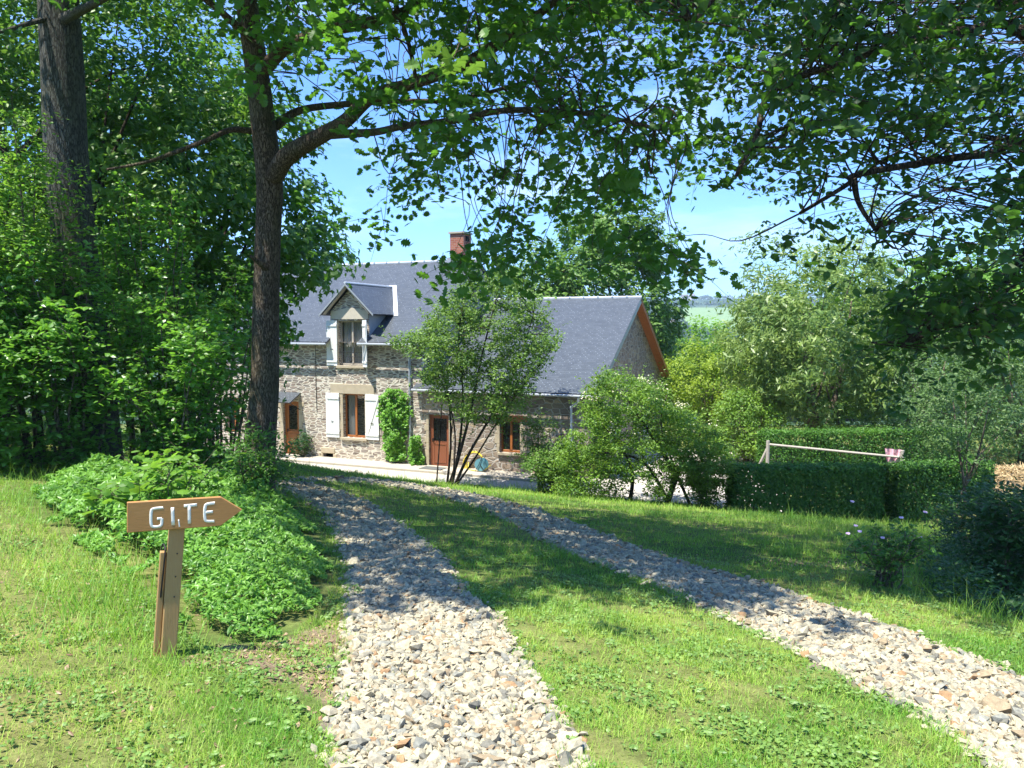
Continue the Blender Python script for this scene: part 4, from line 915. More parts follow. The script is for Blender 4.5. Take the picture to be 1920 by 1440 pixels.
# dead leaves and bits of straw
acc = Acc(); P = np.vstack([ingrid(-4, -.2, 3, 6.5, 700), scatter(SOILP, 500), gh(1530, 1060)[:2] + rng.normal(0, .55, (350, 2)) * [1.2, .5]]); P = P[~grav(P[:, 0], P[:, 1])]
pos = np.column_stack([P, G(P[:, 0], P[:, 1]) + .012]); acc.leaves(OVAL, pos, UP + rng.normal(0, .4, (len(P), 3)), rng.uniform(.018, .05, len(P)), rng.uniform(0, 1, len(P)))
M['deadleaf'] = leafmat('dead_leaf', (.16, .09, .05), (.42, .30, .18), (.2, .1, .05), .1)
o = link('fallen_leaves', acc.mesh('fallen_leaves'), M['deadleaf']); tagit(o, 'brown fallen leaves lying on bare soil near the signpost and the bank', 'leaf litter', kind='stuff')

# ------------------------------------------------------------------ periwinkle ground cover
acc = Acc(); P = scatter(COVER, 62000); dd = np.hypot(P[:, 0], P[:, 1]); ok = (np.abs(P[:, 0]) < P[:, 1] * .72 + .3) & (rng.uniform(0, 1, len(P)) < np.clip(7.5 / dd, .3, 1)); P = P[ok]
cen = COVER
def edge_d(P, poly):
    dm = np.full(len(P), 9.); n = len(poly)
    for i in range(n):
        a, b = poly[i], poly[(i + 1) % n]; ab = b - a; t_ = np.clip(((P - a) @ ab) / (ab @ ab + 1e-9), 0, 1); dm = np.minimum(dm, np.linalg.norm(P - (a + t_[:, None] * ab), axis=1))
    return dm
ed = edge_d(P, COVER)
kk = ed > .28 * (.5 + wob(P[:, 0], P[:, 1], 3.7, .3) + .5 * wob(P[:, 0], P[:, 1], 9.1)) * np.where(P[:, 0] < -2.2, 1.3, .6); P = P[kk]; ed = ed[kk]
hh = .30 * np.clip(ed / .6, .12, 1) ** .8 * (1 + .38 * wob(P[:, 0], P[:, 1], 2.6) + .25 * wob(P[:, 0], P[:, 1], 6.1)) * rng.uniform(.35, 1.05, len(P)) ** .6
pos = np.column_stack([P, G(P[:, 0], P[:, 1]) + hh + .02]); nrm = UP * .9 + rng.normal(0, .55, (len(P), 3)) + np.array([0, -.25, 0])
d_ = np.hypot(P[:, 0], P[:, 1])
PW = ([(0, -.5, 0), (.17, -.12, -.04), (.15, .16, -.05), (0, .5, -.10), (-.15, .16, -.05), (-.17, -.12, -.04), (0, -.05, .03)], OVAL[1])
acc.leaves(PW, pos, nrm, rng.uniform(.045, .082, len(P)) * np.clip(d_ / 7, 1, 1.6), np.clip(rng.normal(.5, .25, len(P)) + .2 * wob(P[:, 0], P[:, 1], 4.), 0, 1))
o = link('ground_cover', acc.mesh('ground_cover'), M['cover_leaf']); tagit(o, 'dense bright green periwinkle ground cover behind the signpost', 'ground cover', kind='stuff')

# ------------------------------------------------------------------ big oak with limbs over the drive
ob = np.array([*at(478, 930, 12.4)[:2], 0]); ob[2] = float(G(ob[0], ob[1]))
oak = empty('oak_tree', ob, 0, 'large oak with thick brown trunk behind the signpost, limbs reaching right over the drive', 'tree')
def W(px, py, Y): return at(px, py, Y) - ob
D0 = 12.4; m_ = D0 / F
tp = [(478, 960, 56), (482, 900, 44), (490, 800, 38), (497, 700, 34), (499, 560, 31), (503, 430, 30), (505, 330, 32), (492, 220, 29), (480, 120, 27), (466, 30, 25), (452, -80, 22), (440, -230, 18), (450, -420, 12)]
T_ = [W(x, y, D0) for x, y, _ in tp]; T_[0][2] = -.15
link('trunk', (lambda a: (a.add(*tube(T_, [w_ * m_ * .76 for _, _, w_ in tp], 28, 7, .035)), a.mesh('trunk', smooth=True))[1])(Acc()), M['oak_bark'], oak)
limbs = [
 [(512, 335, 12.3, 17), (540, 292, 12.1, 17), (610, 250, 11.8, 14), (650, 225, 11.6, 13), (700, 180, 11.4, 12), (780, 155, 11.2, 11), (860, 125, 11, 10), (930, 85, 10.8, 10), (1000, 35, 10.6, 8), (1080, -30, 10.4, 6), (1200, -120, 10, 4)],
 [(620, 252, 11.8, 9), (700, 248, 11.6, 7), (760, 236, 11.3, 6.5), (850, 226, 10.9, 6), (940, 208, 10.5, 5.5), (1050, 208, 10, 5), (1150, 222, 9.6, 4), (1230, 240, 9.3, 2.5)],
 [(495, 130, 12.3, 14), (530, 95, 12.1, 12), (600, 60, 11.8, 11), (680, 45, 11.4, 10), (760, 20, 11, 8), (860, -40, 10.6, 6), (980, -110, 10, 4)],
 [(512, 240, 12.5, 9), (560, 208, 12.8, 7), (640, 196, 13.1, 6), (740, 190, 13.5, 5), (860, 186, 13.8, 4), (1000, 150, 14, 3)],
 [(470, 245, 12.2, 6), (430, 244, 12, 5), (390, 262, 11.7, 4.5), (330, 285, 11.4, 4), (270, 305, 11.1, 3), (200, 318, 10.8, 2)],
 [(470, 70, 12.2, 9), (440, 45, 12, 7), (400, 10, 11.8, 6), (330, -40, 11.5, 4)],
 [(500, 505, 12.25, 6), (485, 492, 12.1, 5), (470, 480, 11.95, 3)],
 [(740, 0, 10.9, 4), (760, 60, 11, 4), (775, 120, 11.1, 4), (782, 175, 11.2, 2.5)],
 [(452, -100, 12, 10), (380, -260, 11, 7), (340, -420, 9.5, 4)], [(440, -230, 12, 9), (620, -420, 10, 7), (800, -560, 8.5, 4)], [(450, -300, 12, 7), (900, -420, 8.5, 5), (1100, -480, 7, 3)]]
limbP = []
for lb in limbs:
    P = [W(x, y, Y) for x, y, Y, _ in lb]; limbP.append(catmull(P, 5) + ob)
    a = Acc(); a.add(*tube(P, [r * Y / F for _, _, Y, r in lb], 12, 6, .04)); link('limb', a.mesh('limb', smooth=True), M['oak_bark'], oak)
limbP = np.vstack(limbP)
grid = dict(enumerate(("5678889999999999999", "4677889985589999999", "4577778888789999998", "3456677788889998897", "2235667788888776667", "0123566788766666657", "0002534777133665556", "0000236543302555677", "0000035410300001677")))
lowlime = {9: {21: 3, 22: 6, 23: 5}, 10: {20: 2, 21: 4, 22: 4, 23: 2}, 11: {21: 1}}
oakC, limeC = [], []
for r, g in grid.items():
    for k, ch in enumerate(g):
        col_ = k + 5; dn_ = int(ch)
        if dn_ == 0: continue
        for _ in range(int(rng.poisson(dn_ ** 2.3 * .038))):
            px = (col_ + rng.uniform(-.1, 1.1)) * 80; py = (r + rng.uniform(-.1, 1.1)) * 60 - 38
            pl = 1 / (1 + math.exp(-(px - 1290) / 45))
            if rng.uniform() < pl: limeC.append(at(px, py, rng.uniform(7, 13.5) if rng.uniform() < .62 else rng.uniform(13.5, 21)))
            else: oakC.append(at(px, py, rng.uniform(8.5, 13.5) if rng.uniform() < .8 else rng.uniform(13.5, 18)))
for _ in range(260): limeC.append(at(rng.uniform(1900, 2500), rng.uniform(-250, 520), rng.uniform(7, 14)))
for r, g in lowlime.items():
    for c_, dn_ in g.items():
        for _ in range(int(dn_ * 1.9)): limeC.append(at((c_ + rng.uniform(0, 1)) * 80, (r + rng.uniform(0, 1)) * 60, rng.uniform(8, 12)))
for x, y in ((1110, 445), (1150, 440), (1190, 445), (1230, 450), (1260, 462), (1290, 475), (1300, 482), (860, 500), (895, 490), (720, 420), (960, 480), (1010, 470)): oakC.append(at(x, y, rng.uniform(9, 10)))
# crown above the frame, which shades the drive
def shade(poly_px_pts, n, h0, h1, skip=.0):
    pl = poly_px(poly_px_pts); P = scatter(pl, n); h = rng.uniform(h0, h1, n); S = np.array(SUN) / SUN.z
    g = np.column_stack([P, G(P[:, 0], P[:, 1])]); C = g + S * h[:, None]; keep = wob(P[:, 0], P[:, 1], 1.5, .4) + .7 * wob(P[:, 0], P[:, 1], 4.1) > skip
    pyy = F * (C[:, 2] - EYE) / np.maximum(C[:, 1], .3)
    return C[keep & (pyy > 640)]
# main shade over the drive
oakS = shade([(640, 1150), (760, 1120), (880, 1135), (1000, 1110), (1090, 1120), (1200, 1120), (1340, 1150), (1450, 1110), (1300, 1000), (1000, 915), (700, 898), (540, 905), (560, 980), (480, 960), (520, 1000), (610, 1060)], 1500, 7, 12, -.8)
limeS = shade([(1340, 1150), (1440, 1180), (1570, 1235), (1590, 1150), (1720, 1130), (1920, 1190), (2300, 1250), (2200, 980), (1500, 960), (1250, 955), (1150, 1000), (1300, 1080)], 1300, 7, 12, -.65)
q = np.column_stack([rng.uniform(5.2, 11.5, 300), rng.uniform(21.8, 23.4, 300), np.full(300, -3.3)]); S_ = np.array(SUN) / SUN.z
hedgeS = q + S_ * rng.uniform(12.5, 17, 300)[:, None]; limeS = np.vstack([limeS, hedgeS])  # lime leaves added high overhead to throw shade on the hedge
oakC = np.vstack([np.array(oakC), oakS]); limeC = np.vstack([np.array(limeC), limeS])
# ragged extra crown above the frame
a = Acc(); tw = Acc()
def leafy(acc, tw, tmpl, C, size, nl, src, seed_dir, length=.52, per=5):
    m = len(C)
    for _ in range(per):
        dr_ = C - src; dr_ = dr_ / (np.linalg.norm(dr_, axis=1, keepdims=True) + 1e-9); D = dr_ * .5 + unit(m) * np.array([1, 1, .45]) * 1.0 - UP * .05
        spray(acc, tw if _ < 3 else None, tmpl, C + rng.normal(0, .12, (m, 3)), D, length, nl, size, .005, .25, .75)
def nearest(C, Pt):
    return np.array([Pt[np.argmin(((Pt - c) ** 2).sum(1))] for c in C])
src = nearest(oakC, limbP)
leafy(a, tw, LOBED, oakC, .138, 7, src, None)
for c, s_ in zip(oakC, src):
    q1 = s_ + (c - s_) * .33 + rng.normal(0, .16, 3) + UP * .14; q2 = s_ + (c - s_) * .68 + rng.normal(0, .14, 3) + UP * .12; tw.add(*tube([s_, q1, q2, c], [.011, .009, .006, .003], 4, 4, 0, False))
C = at(850, 110, 5.0) + rng.normal(0, .05, (4, 3)); b_ = Acc(); spray(b_, tw, LOBED, C, unit(4) * [1, 1, .3], .2, 4, .135, .004, .3, .7); link('leaf_spray', b_.mesh('leaf_spray', ob), M['mid_leaf'], oak)
q_ = at(850, 110, 5.0); tw.add(*tube([at(900, 60, 10.8), at(890, 20, 8.5) , at(870, 60, 6.5), q_], [.014, .01, .007, .004], 5, 5, 0, False))
link('crown', a.mesh('crown', ob), M['oak_leaf'], oak); link('twigs', tw.mesh('twigs', ob, True), M['oak_bark'], oak)

# ------------------------------------------------------------------ lime tree at the right
lbase = np.array([10.2, 11.5, float(G(10.2, 11.5))])
lime = empty('lime_tree', lbase, 0, 'large lime tree at the right edge with dark drooping branches over the lawn', 'tree')
a = Acc(); tw = Acc(); t_ = Acc()
TP = [lbase - UP * .2, lbase + [-.1, 0, 2], lbase + [-.2, -.2, 4.5], lbase + [-.5, -.4, 8], lbase + [-.8, -.4, 12]]
t_.add(*tube(TP, [.45, .36, .30, .22, .1], 20, 6, .04)); link('trunk', t_.mesh('trunk', lbase, True), M['oak_bark'], lime)
ll = [[TP[2] - UP * 1.2, at(1990, 430, 11), at(1925, 480, 10.6), at(1870, 545, 10.2), at(1830, 580, 9.9), at(1760, 615, 9.6), at(1690, 650, 9.3)],
      [TP[2], at(1960, 300, 10.5), at(1850, 290, 10), at(1700, 310, 9.6), at(1600, 330, 9.2), at(1590, 345, 9.1), at(1500, 400, 9)],
      [TP[2] + UP, at(1950, 100, 10), at(1800, 60, 9.5), at(1600, 110, 9), at(1450, 170, 8.7), at(1420, 250, 8.5), at(1380, 330, 8.4)],
      [TP[3], at(1800, -200, 9.5), at(1600, -180, 8.5), at(1400, -60, 8), at(1300, 40, 8)], [TP[3], TP[3] + [-2.5, -2, 2], TP[3] + [-4, -3.5, 2.3]], [TP[3], TP[3] + [-1.5, -3, 1], TP[3] + [-2.2, -5, 1]],
      [at(1870, 545, 10.2), at(1868, 590, 10.3), at(1875, 640, 10.4)], [at(1600, 330, 9.2), at(1610, 380, 9.2), at(1640, 430, 9.2)]]
lp = []
for b in ll:
    lp.append(catmull(b, 6)); q = Acc(); n_ = len(b); r0 = .065 if n_ > 3 else .04; q.add(*tube(b, np.linspace(r0, .02, n_), 10, 6, .04)); link('limb', q.mesh('limb', lbase, True), M['darktwig'], lime)
lp = np.vstack(lp); src = nearest(limeC, lp)
leafy(a, tw, HEART, limeC, .118, 8, src, None)
for c, s_ in zip(limeC, src):
    q1 = s_ + (c - s_) * .33 + rng.normal(0, .18, 3) + UP * .16; q2 = s_ + (c - s_) * .68 + rng.normal(0, .16, 3) + UP * .14; tw.add(*tube([s_, q1, q2, c], [.011, .009, .006, .003], 4, 4, 0, False))
link('crown', a.mesh('crown', lbase), M['lime_leaf'], lime); link('twigs', tw.mesh('twigs', lbase, True), M['darktwig'], lime)

# ------------------------------------------------------------------ left side: grey trunk, tall trees, shrubs
gb = np.array([-8.15, 13.6, 0]); gb[2] = float(G(gb[0], gb[1]))
gt = empty('grey_tree', gb, 0, 'tall tree with a thick smooth grey trunk rising out of the shrubs at the left', 'tree')
gp = [at(185, 880, 13.6), at(170, 700, 13.6), at(150, 560, 13.6), at(137, 420, 13.6), at(125, 300, 13.6), at(118, 160, 13.6), at(110, 0, 13.6), at(100, -200, 13.6), at(110, -420, 13.6)]; gp[0][2] = gb[2] - .2
a = Acc(); a.add(*tube(gp, [.42, .38, .36, .345, .34, .34, .32, .27, .15], 24, 6, .03)); link('trunk', a.mesh('trunk', gb, True), M['grey_bark'], gt)
a = Acc(); b = [at(112, 40, 13.5), at(160, 15, 12.8), at(230, -20, 12)]; a.add(*tube(b, [.1, .07, .03], 8, 5, .03)); link('limb', a.mesh('limb', gb, True), M['grey_bark'], gt)
a = Acc(); b = [at(110, 30, 13.5), at(50, 45, 13), at(0, 60, 12.6), at(-80, 70, 12)]; a.add(*tube(b, [.05, .04, .03, .02], 8, 5, .03)); link('limb', a.mesh('limb', gb, True), M['grey_bark'], gt)
C = []
for _ in range(120): C.append(at(rng.uniform(-200, 560), rng.uniform(-330, 40), rng.uniform(11, 17)))
for _ in range(22): C.append(at(rng.uniform(-60, 420), rng.uniform(0, 200), rng.uniform(15, 18)))
C = np.array(C); a = Acc(); tw = Acc(); src = nearest(C, catmull(gp, 6)); clump_leaves(a, OVAL, C, .75, 55, .13, .8)
link('crown', a.mesh('crown', gb), M['lime_leaf'], gt)

tree('maple_tree', 'dense dark green maple right behind the oak trunk, hiding the left end of the farmhouse', 'tree', (-8.9, 21.5), 11.5, 4.2, 'maple_leaf', 'darktwig', MAPLE, .18, 330, 62, .23, .22, peak=.45, clr=.85)
tree('ash_tree', 'tall leafy ash with thin stems filling the upper left corner', 'tree', (-13.5, 19.5), 14, 4.3, 'mid_leaf', 'twig', OVAL, .12, 300, 55, .20, .22, peak=.55, clr=.9, group=None)
tree('elm_tree', 'tall elm between the grey trunk and the maple, sky showing through its top', 'tree', (-9.6, 17.6), 13, 3.6, 'mid_leaf', 'darktwig', OVAL, .10, 300, 60, .17, .16, peak=.5, clr=.8, stems=3)
tree('ash_tree', 'dark ash standing farthest left beyond the shrubs', 'tree', (-20, 24), 13, 5.5, 'maple_leaf', 'darktwig', OVAL, .05, 230, 55, .26, .25, peak=.5, clr=1.2)
def shrub(name, label, cat, base, w_, h, n, nl, lm, tmpl, size, twl=.5, stems=10, depth=None, grp=None, lo=.0, droop=.15, bark='twig', per=2, asp=1., lowk=.15):
    """upright shrub: several stems, leafy twigs along them"""
    base = np.array([base[0], base[1], float(G(base[0], base[1]))]); root = empty(name, base, 0, label, cat, grp); st_ = Acc(); pts = []
    for s_ in range(stems):
        an = rng.uniform(0, 6.283); o = np.array([math.cos(an), math.sin(an), 0]) * rng.uniform(.02, .25) * w_ * .5; e = np.array([math.cos(an), math.sin(an) * asp, 0]) * rng.uniform(.25, 1) * w_ * .5
        hh_ = h * rng.uniform(.7, 1.0) * (1 - .25 * (np.linalg.norm(e) / (w_ * .5)) ** 2)
        P = [o - UP * .05, o + e * .2 + UP * hh_ * .35 + rng.normal(0, .06, 3), o * .5 + e * .6 + UP * hh_ * .7 + rng.normal(0, .08, 3), e + UP * hh_]
        st_.add(*tube(P, np.linspace(.022, .004, 4) * (h / 2.5) ** .5, 5, 5, 0, False)); pts.append(catmull(P, 8))
    pts = np.vstack(pts); pts = pts[pts[:, 2] > lo * h]; a_ = Acc()
    idx = rng.choice(len(pts), n, p=(pts[:, 2] + lowk * h) / (pts[:, 2] + lowk * h).sum()); C_ = pts[idx] + rng.normal(0, .05 * w_, (n, 3)) * [1, 1, .5]
    C_[:, 2] = np.maximum(C_[:, 2], .06)
    for _ in range(per): spray(a_, st_ if _ == 0 else None, tmpl, C_, unit(n) * [1, 1, .5] + UP * .25, twl, nl, size, .004, droop)
    link('stems', st_.mesh('stems', (0, 0, 0), True), M[bark], root); link('foliage', a_.mesh('foliage'), M[lm], root); return root
for i, (x, y, w_, h, lb) in enumerate([(-5.6, 12.6, 2.2, 3.4, 'tall lilac shrub just left of the oak trunk, bare pale stems showing at its foot'), (-6.9, 12.2, 2.2, 3.9, 'lilac shrub with pale sunlit leaves below the grey trunk'), (-8.4, 12.3, 2.4, 4.6, 'lilac shrub wrapped round the foot of the grey trunk'),
                                   (-9.6, 12.9, 2.4, 4.4, 'big lilac shrub at the left edge of the picture, highest of the hedge row'), (-7.6, 11.2, 1.9, 2.6, 'lower lilac shrub in front at the edge of the ground cover'), (-9.0, 11.3, 2.0, 2.7, 'low lilac shrub in front of the left edge, darker leaves'),
                                   (-6.9, 14.6, 3, 5.6, 'very tall lilac shrub behind the row, between grey trunk and oak'), (-11.6, 14.5, 3.2, 6, 'outermost tall lilac shrub beyond the left frame edge'), (-5.9, 15.5, 2.6, 4.4, 'lilac shrub farther back beside the oak trunk, wall of the house behind it')]):
    shrub('lilac_shrub', lb, 'shrub', (x, y), w_, h, 380 if i < 6 else 300, 9, 'shrub_leaf' if i != 5 else 'maple_leaf', HEART, .10, .5, 14, grp='lilac shrubs at the left of the drive', per=2, lowk=.75)
shrub('sapling', 'slender young tree with sunlit leaves crossing the grey trunk', 'tree', (-7.6, 12.4), 3.0, 6.2, 330, 9, 'bright_leaf', OVAL, .09, .5, 7, lo=.45)
hz_ = gh(455, 945); shrub('hazel_shoot', 'young hazel shoots with large round bright leaves at the foot of the oak', 'shrub', (hz_[0] - .1, 8.6), 1.3, .75, 42, 5, 'bright_leaf', ROUND, .15, .28, 8, per=1, droop=.3)
shrub('hazel_shoot', 'low hazel shoots with large leaves left of the arrow sign top', 'shrub', (-4.2, 9.6), 1.5, .9, 60, 6, 'bright_leaf', HEART, .11, .3, 9, per=1)
shrub('bramble', 'small leafy bramble in front of the oak trunk base, sunlit', 'shrub', (-3.9, 11.3), 1.3, 1.2, 130, 8, 'hedge_leaf', OVAL, .07, .35, 9)
# twigs sprouting from the oak trunk
# ------------------------------------------------------------------ shrubs and trees around the house
def leafwall(name, label, cat, x0, x1, z0, z1, wfun, n, size, lm, yoff=.12, tmpl=HEART):
    """climber on the facade in the house frame"""
    root = empty(name, HW((x0 + x1) / 2, -.1, 0), TH, label, cat); z = rng.uniform(z0, z1, n); u = rng.uniform(-1, 1, n); wv = wfun((z - z0) / (z1 - z0)) * (1 + .22 * wob(z * 2 + np.sign(u) * 4, z, 2.3) + rng.normal(0, .07, n)); x = u * wv * (x1 - x0) / 2 + .07 * wob(z, z * .5, 2.1)
    y = -np.maximum(.03, rng.uniform(.02, yoff, n) * (1.25 - np.abs(u)) * (1 + .9 * wob(x * 3, z * 3, 1.5) + .5 * wob(x * 7, z * 7, 1.2)))
    a_ = Acc(); a_.leaves(tmpl, np.column_stack([x, y, z]), np.array([0, -.8, .55]) + rng.normal(0, .42, (n, 3)), size * rng.uniform(.6, 1.25, n), rng.uniform(.1, 1, n)); link('foliage', a_.mesh('foliage'), M[lm], root)
    s_ = Acc()
    for k in range(4): xx = rng.uniform(-.3, .3) * (x1 - x0); s_.add(*tube([(xx * .3, -.02, -.02), (xx * .6, -.05, z1 * .3), (xx, -.04, z1 * .65), (xx * 1.3, -.03, z1 * .9)], [.02, .015, .012, .004], 5, 4))
    link('stems', s_.mesh('stems', (0, 0, 0), True), M['darktwig'], root); return root
r = rect((708, 728), (772, 876)); leafwall('climbing_vine', 'bright green climbing vine covering the wall right of the lower shuttered window', 'vine', r[0] + .14, r[1] + .02, .15, r[3], lambda t_: np.interp(t_, [0, .12, .35, .7, .9, 1], [.55, .7, .7, 1, .85, .4]), 2600, .13, 'vine_leaf', .28)
r = rect((768, 815), (798, 876)); leafwall('climbing_rose', 'small bright climber at the foot of the downpipe beside the brown door', 'vine', r[0], r[1], .05, r[3], lambda t_: np.interp(t_, [0, .3, .8, 1], [1, .9, .8, .3]), 800, .11, 'vine_leaf', .3)
c = HW(fp(578, 860)[0], -.35); shrub('rose_bush', 'small dark rose bush on the pavement right of the orange front door', 'shrub', c[:2], .75, 1.15, 90, 7, 'dark_leaf', OVAL, .09, .25, 7)
# young tree with several stems in front of the wing
tb_ = gh(852, 908); 
yt = np.array([-2.0, 26.9]); ybase = np.array([yt[0], yt[1], float(G(*yt))])
mt = empty('multi_stem_tree', ybase, 0, 'young multi-stemmed tree with thin dark stems in front of the lower wing', 'tree'); s_ = Acc(); a = Acc(); pts = []
W2 = lambda px, py, Y=26.9: at(px, py, Y) - ybase
for P, r0 in (([(842, 915), (862, 850), (885, 760), (905, 660), (930, 560), (935, 500)], .07), ([(850, 915), (880, 850), (915, 790), (955, 720), (985, 640), (1000, 590)], .06), ([(846, 915), (862, 830), (868, 740), (860, 640), (870, 560)], .06), ([(838, 915), (845, 830), (840, 740), (815, 650), (800, 590)], .05), ([(855, 915), (890, 860), (940, 780), (1000, 700), (1030, 660)], .04), ([(848, 915), (852, 800), (820, 700), (770, 650), (740, 630)], .035)):
    Q = [W2(x, y, 26.9 + rng.uniform(-.5, .5)) for x, y in P]; Q[0][2] = -.1; s_.add(*tube(Q, np.linspace(r0, .01, len(Q)), 8, 6, .05)); pts.append(catmull(Q[1:], 8))
pts = np.vstack(pts); C = []
sil = [(835, 560), (880, 520), (940, 505), (985, 520), (1010, 570), (1045, 640), (1010, 700), (985, 760), (960, 790), (890, 790), (840, 770), (805, 720), (775, 670), (735, 640), (765, 625), (800, 600)]
from random import uniform as U_
pl = np.array(sil, float)
while len(C) < 520:
    x, y = U_(730, 1050), U_(500, 810)
    if inside(pl, np.array([x]), np.array([y]))[0]: C.append(W2(x, y, 26.9 + rng.normal(0, 1.0)))
C = np.array(C); clump_leaves(a, OVAL, C, .36, 42, .11, .7, None, .7); C2 = C[rng.choice(len(C), 300)]; cm = C2.mean(0); D2 = (C2 - cm) / (np.linalg.norm(C2 - cm, axis=1, keepdims=True) + .1) + unit(300) * .5 + UP * .5; tw2 = Acc(); spray(a, tw2, OVAL, C2, D2, .75, 13, .12, .006, .12)
link('twigs', tw2.mesh('twigs', (0, 0, 0), True), M['darktwig'], mt)
for c in C[::3]: q = pts[np.argmin(((pts - c) ** 2).sum(1))]; s_.add(*tube([q, (q + c) / 2 + rng.normal(0, .1, 3), c], [.02, .013, .005], 4, 3, 0, False))
link('trunk', s_.mesh('trunk', (0, 0, 0), True), M['darktwig'], mt); link('crown', a.mesh('crown'), M['small_leaf'], mt)
for px, lb in ((818, 'thin dark leaning stake left of the multi-stemmed tree'), (838, 'second thin bare stake just before the brown door')):
    b = at(px, 905, 27.2); b[2] = float(G(b[0], b[1])); o = empty('stake', b, 0, lb, 'stake', 'stakes beside the young tree'); h_ = (905 - (775 if px == 818 else 800)) / F * 27.2 + .4
    MB().tubes([(0, 0, -.1), (.12, 0, h_ * .5), (.22, 0, h_)], [.03, .024, .015], 6, 3).build('pole', M['darktwig'], o)
shrub('viburnum_bush', 'grey green bush with pale tips left of the hawthorn, before the wing window', 'shrub', at(1042, 905, 25.2)[:2], 2.3, 1.9, 430, 9, 'mid_leaf', OVAL, .11, .45, 14)
shrub('viburnum_bush', 'upright airy bush with pale stems standing before the wing window', 'shrub', at(1018, 880, 26.2)[:2], 1.5, 3.3, 90, 8, 'small_leaf', OVAL, .11, .45, 8, lo=.35)
# hawthorn
hb = at(1235, 930, 24.2); hb[2] = float(G(hb[0], hb[1])); ht = empty('hawthorn_tree', hb, 0, 'spreading hawthorn with cream blossom and dark twisted stems in front of the gable', 'tree')
s_ = Acc(); a = Acc(); bl = Acc(); C = []
sil = np.array([(1040, 860), (1060, 810), (1105, 790), (1095, 740), (1125, 700), (1165, 690), (1185, 715), (1250, 715), (1240, 750), (1290, 770), (1350, 810), (1370, 850), (1350, 880), (1370, 930), (1290, 905), (1240, 935), (1190, 900), (1150, 950), (1080, 945), (1035, 940)], float)
while len(C) < 640:
    x, y = U_(1045, 1370), U_(680, 945)
    if inside(sil, np.array([x]), np.array([y]))[0]: C.append(at(x, y, 24.2 + rng.normal(0, .9)) - hb)
C = np.array(C); C = C[C[:, 2] > .1]; C = C[wob(C[:, 0] * 1.3 + C[:, 1], C[:, 2] * 1.6, 1.9) > -.75]; clump_leaves(a, OVAL, C, .36, 42, .095, .8, None, .5); C2 = C[rng.choice(len(C), 380)]; D2 = (C2 - C2.mean(0)) * .6 + unit(380) * .6 + UP * .25; tw2 = Acc(); spray(a, tw2, OVAL, C2, D2, .62, 12, .095, .006, .2)
link('twigs', tw2.mesh('twigs', (0, 0, 0), True), M['darktwig'], ht); tC = C[C[:, 2] > 2.2]; clump_leaves(bl, ROUND, tC[rng.choice(len(tC), 60)] + UP * .2, .26, 14, .06, 1.2, None, .5)
for P, r0 in (([(1250, 950), (1262, 890), (1230, 830), (1190, 770), (1160, 720)], .10), ([(1250, 950), (1275, 880), (1300, 840), (1320, 800)], .08), ([(1180, 950), (1185, 880), (1150, 820), (1110, 780)], .07), ([(1262, 900), (1210, 870), (1150, 850), (1100, 850)], .06), ([(1300, 960), (1270, 890), (1240, 800), (1250, 740)], .06)):
    Q = [at(x, y, 24.2 + rng.uniform(-.3, .3)) - hb for x, y in P]; Q[0][2] = min(Q[0][2], -.1); s_.add(*tube(Q, np.linspace(r0, .012, len(Q)), 8, 6, .08))
link('trunk', s_.mesh('trunk', (0, 0, 0), True), M['darktwig'], ht); link('crown', a.mesh('crown'), M['haw_leaf'], ht); link('blossom', bl.mesh('blossom'), M['blossom'], ht)
shrub('laurel_bush', 'dark rounded bush between the hawthorn and the clipped hedge', 'shrub', at(1330, 940, 22.8)[:2], 2.0, 2.0, 420, 9, 'haw_leaf', OVAL, .09, .3, 10)
shrub('gable_climber', 'bright climbing shrub reaching up the front corner of the gable', 'shrub', HW(WR + .45, .7)[:2], 1.5, 3.7, 230, 8, 'bright_leaf', HEART, .12, .35, 9, asp=.6)

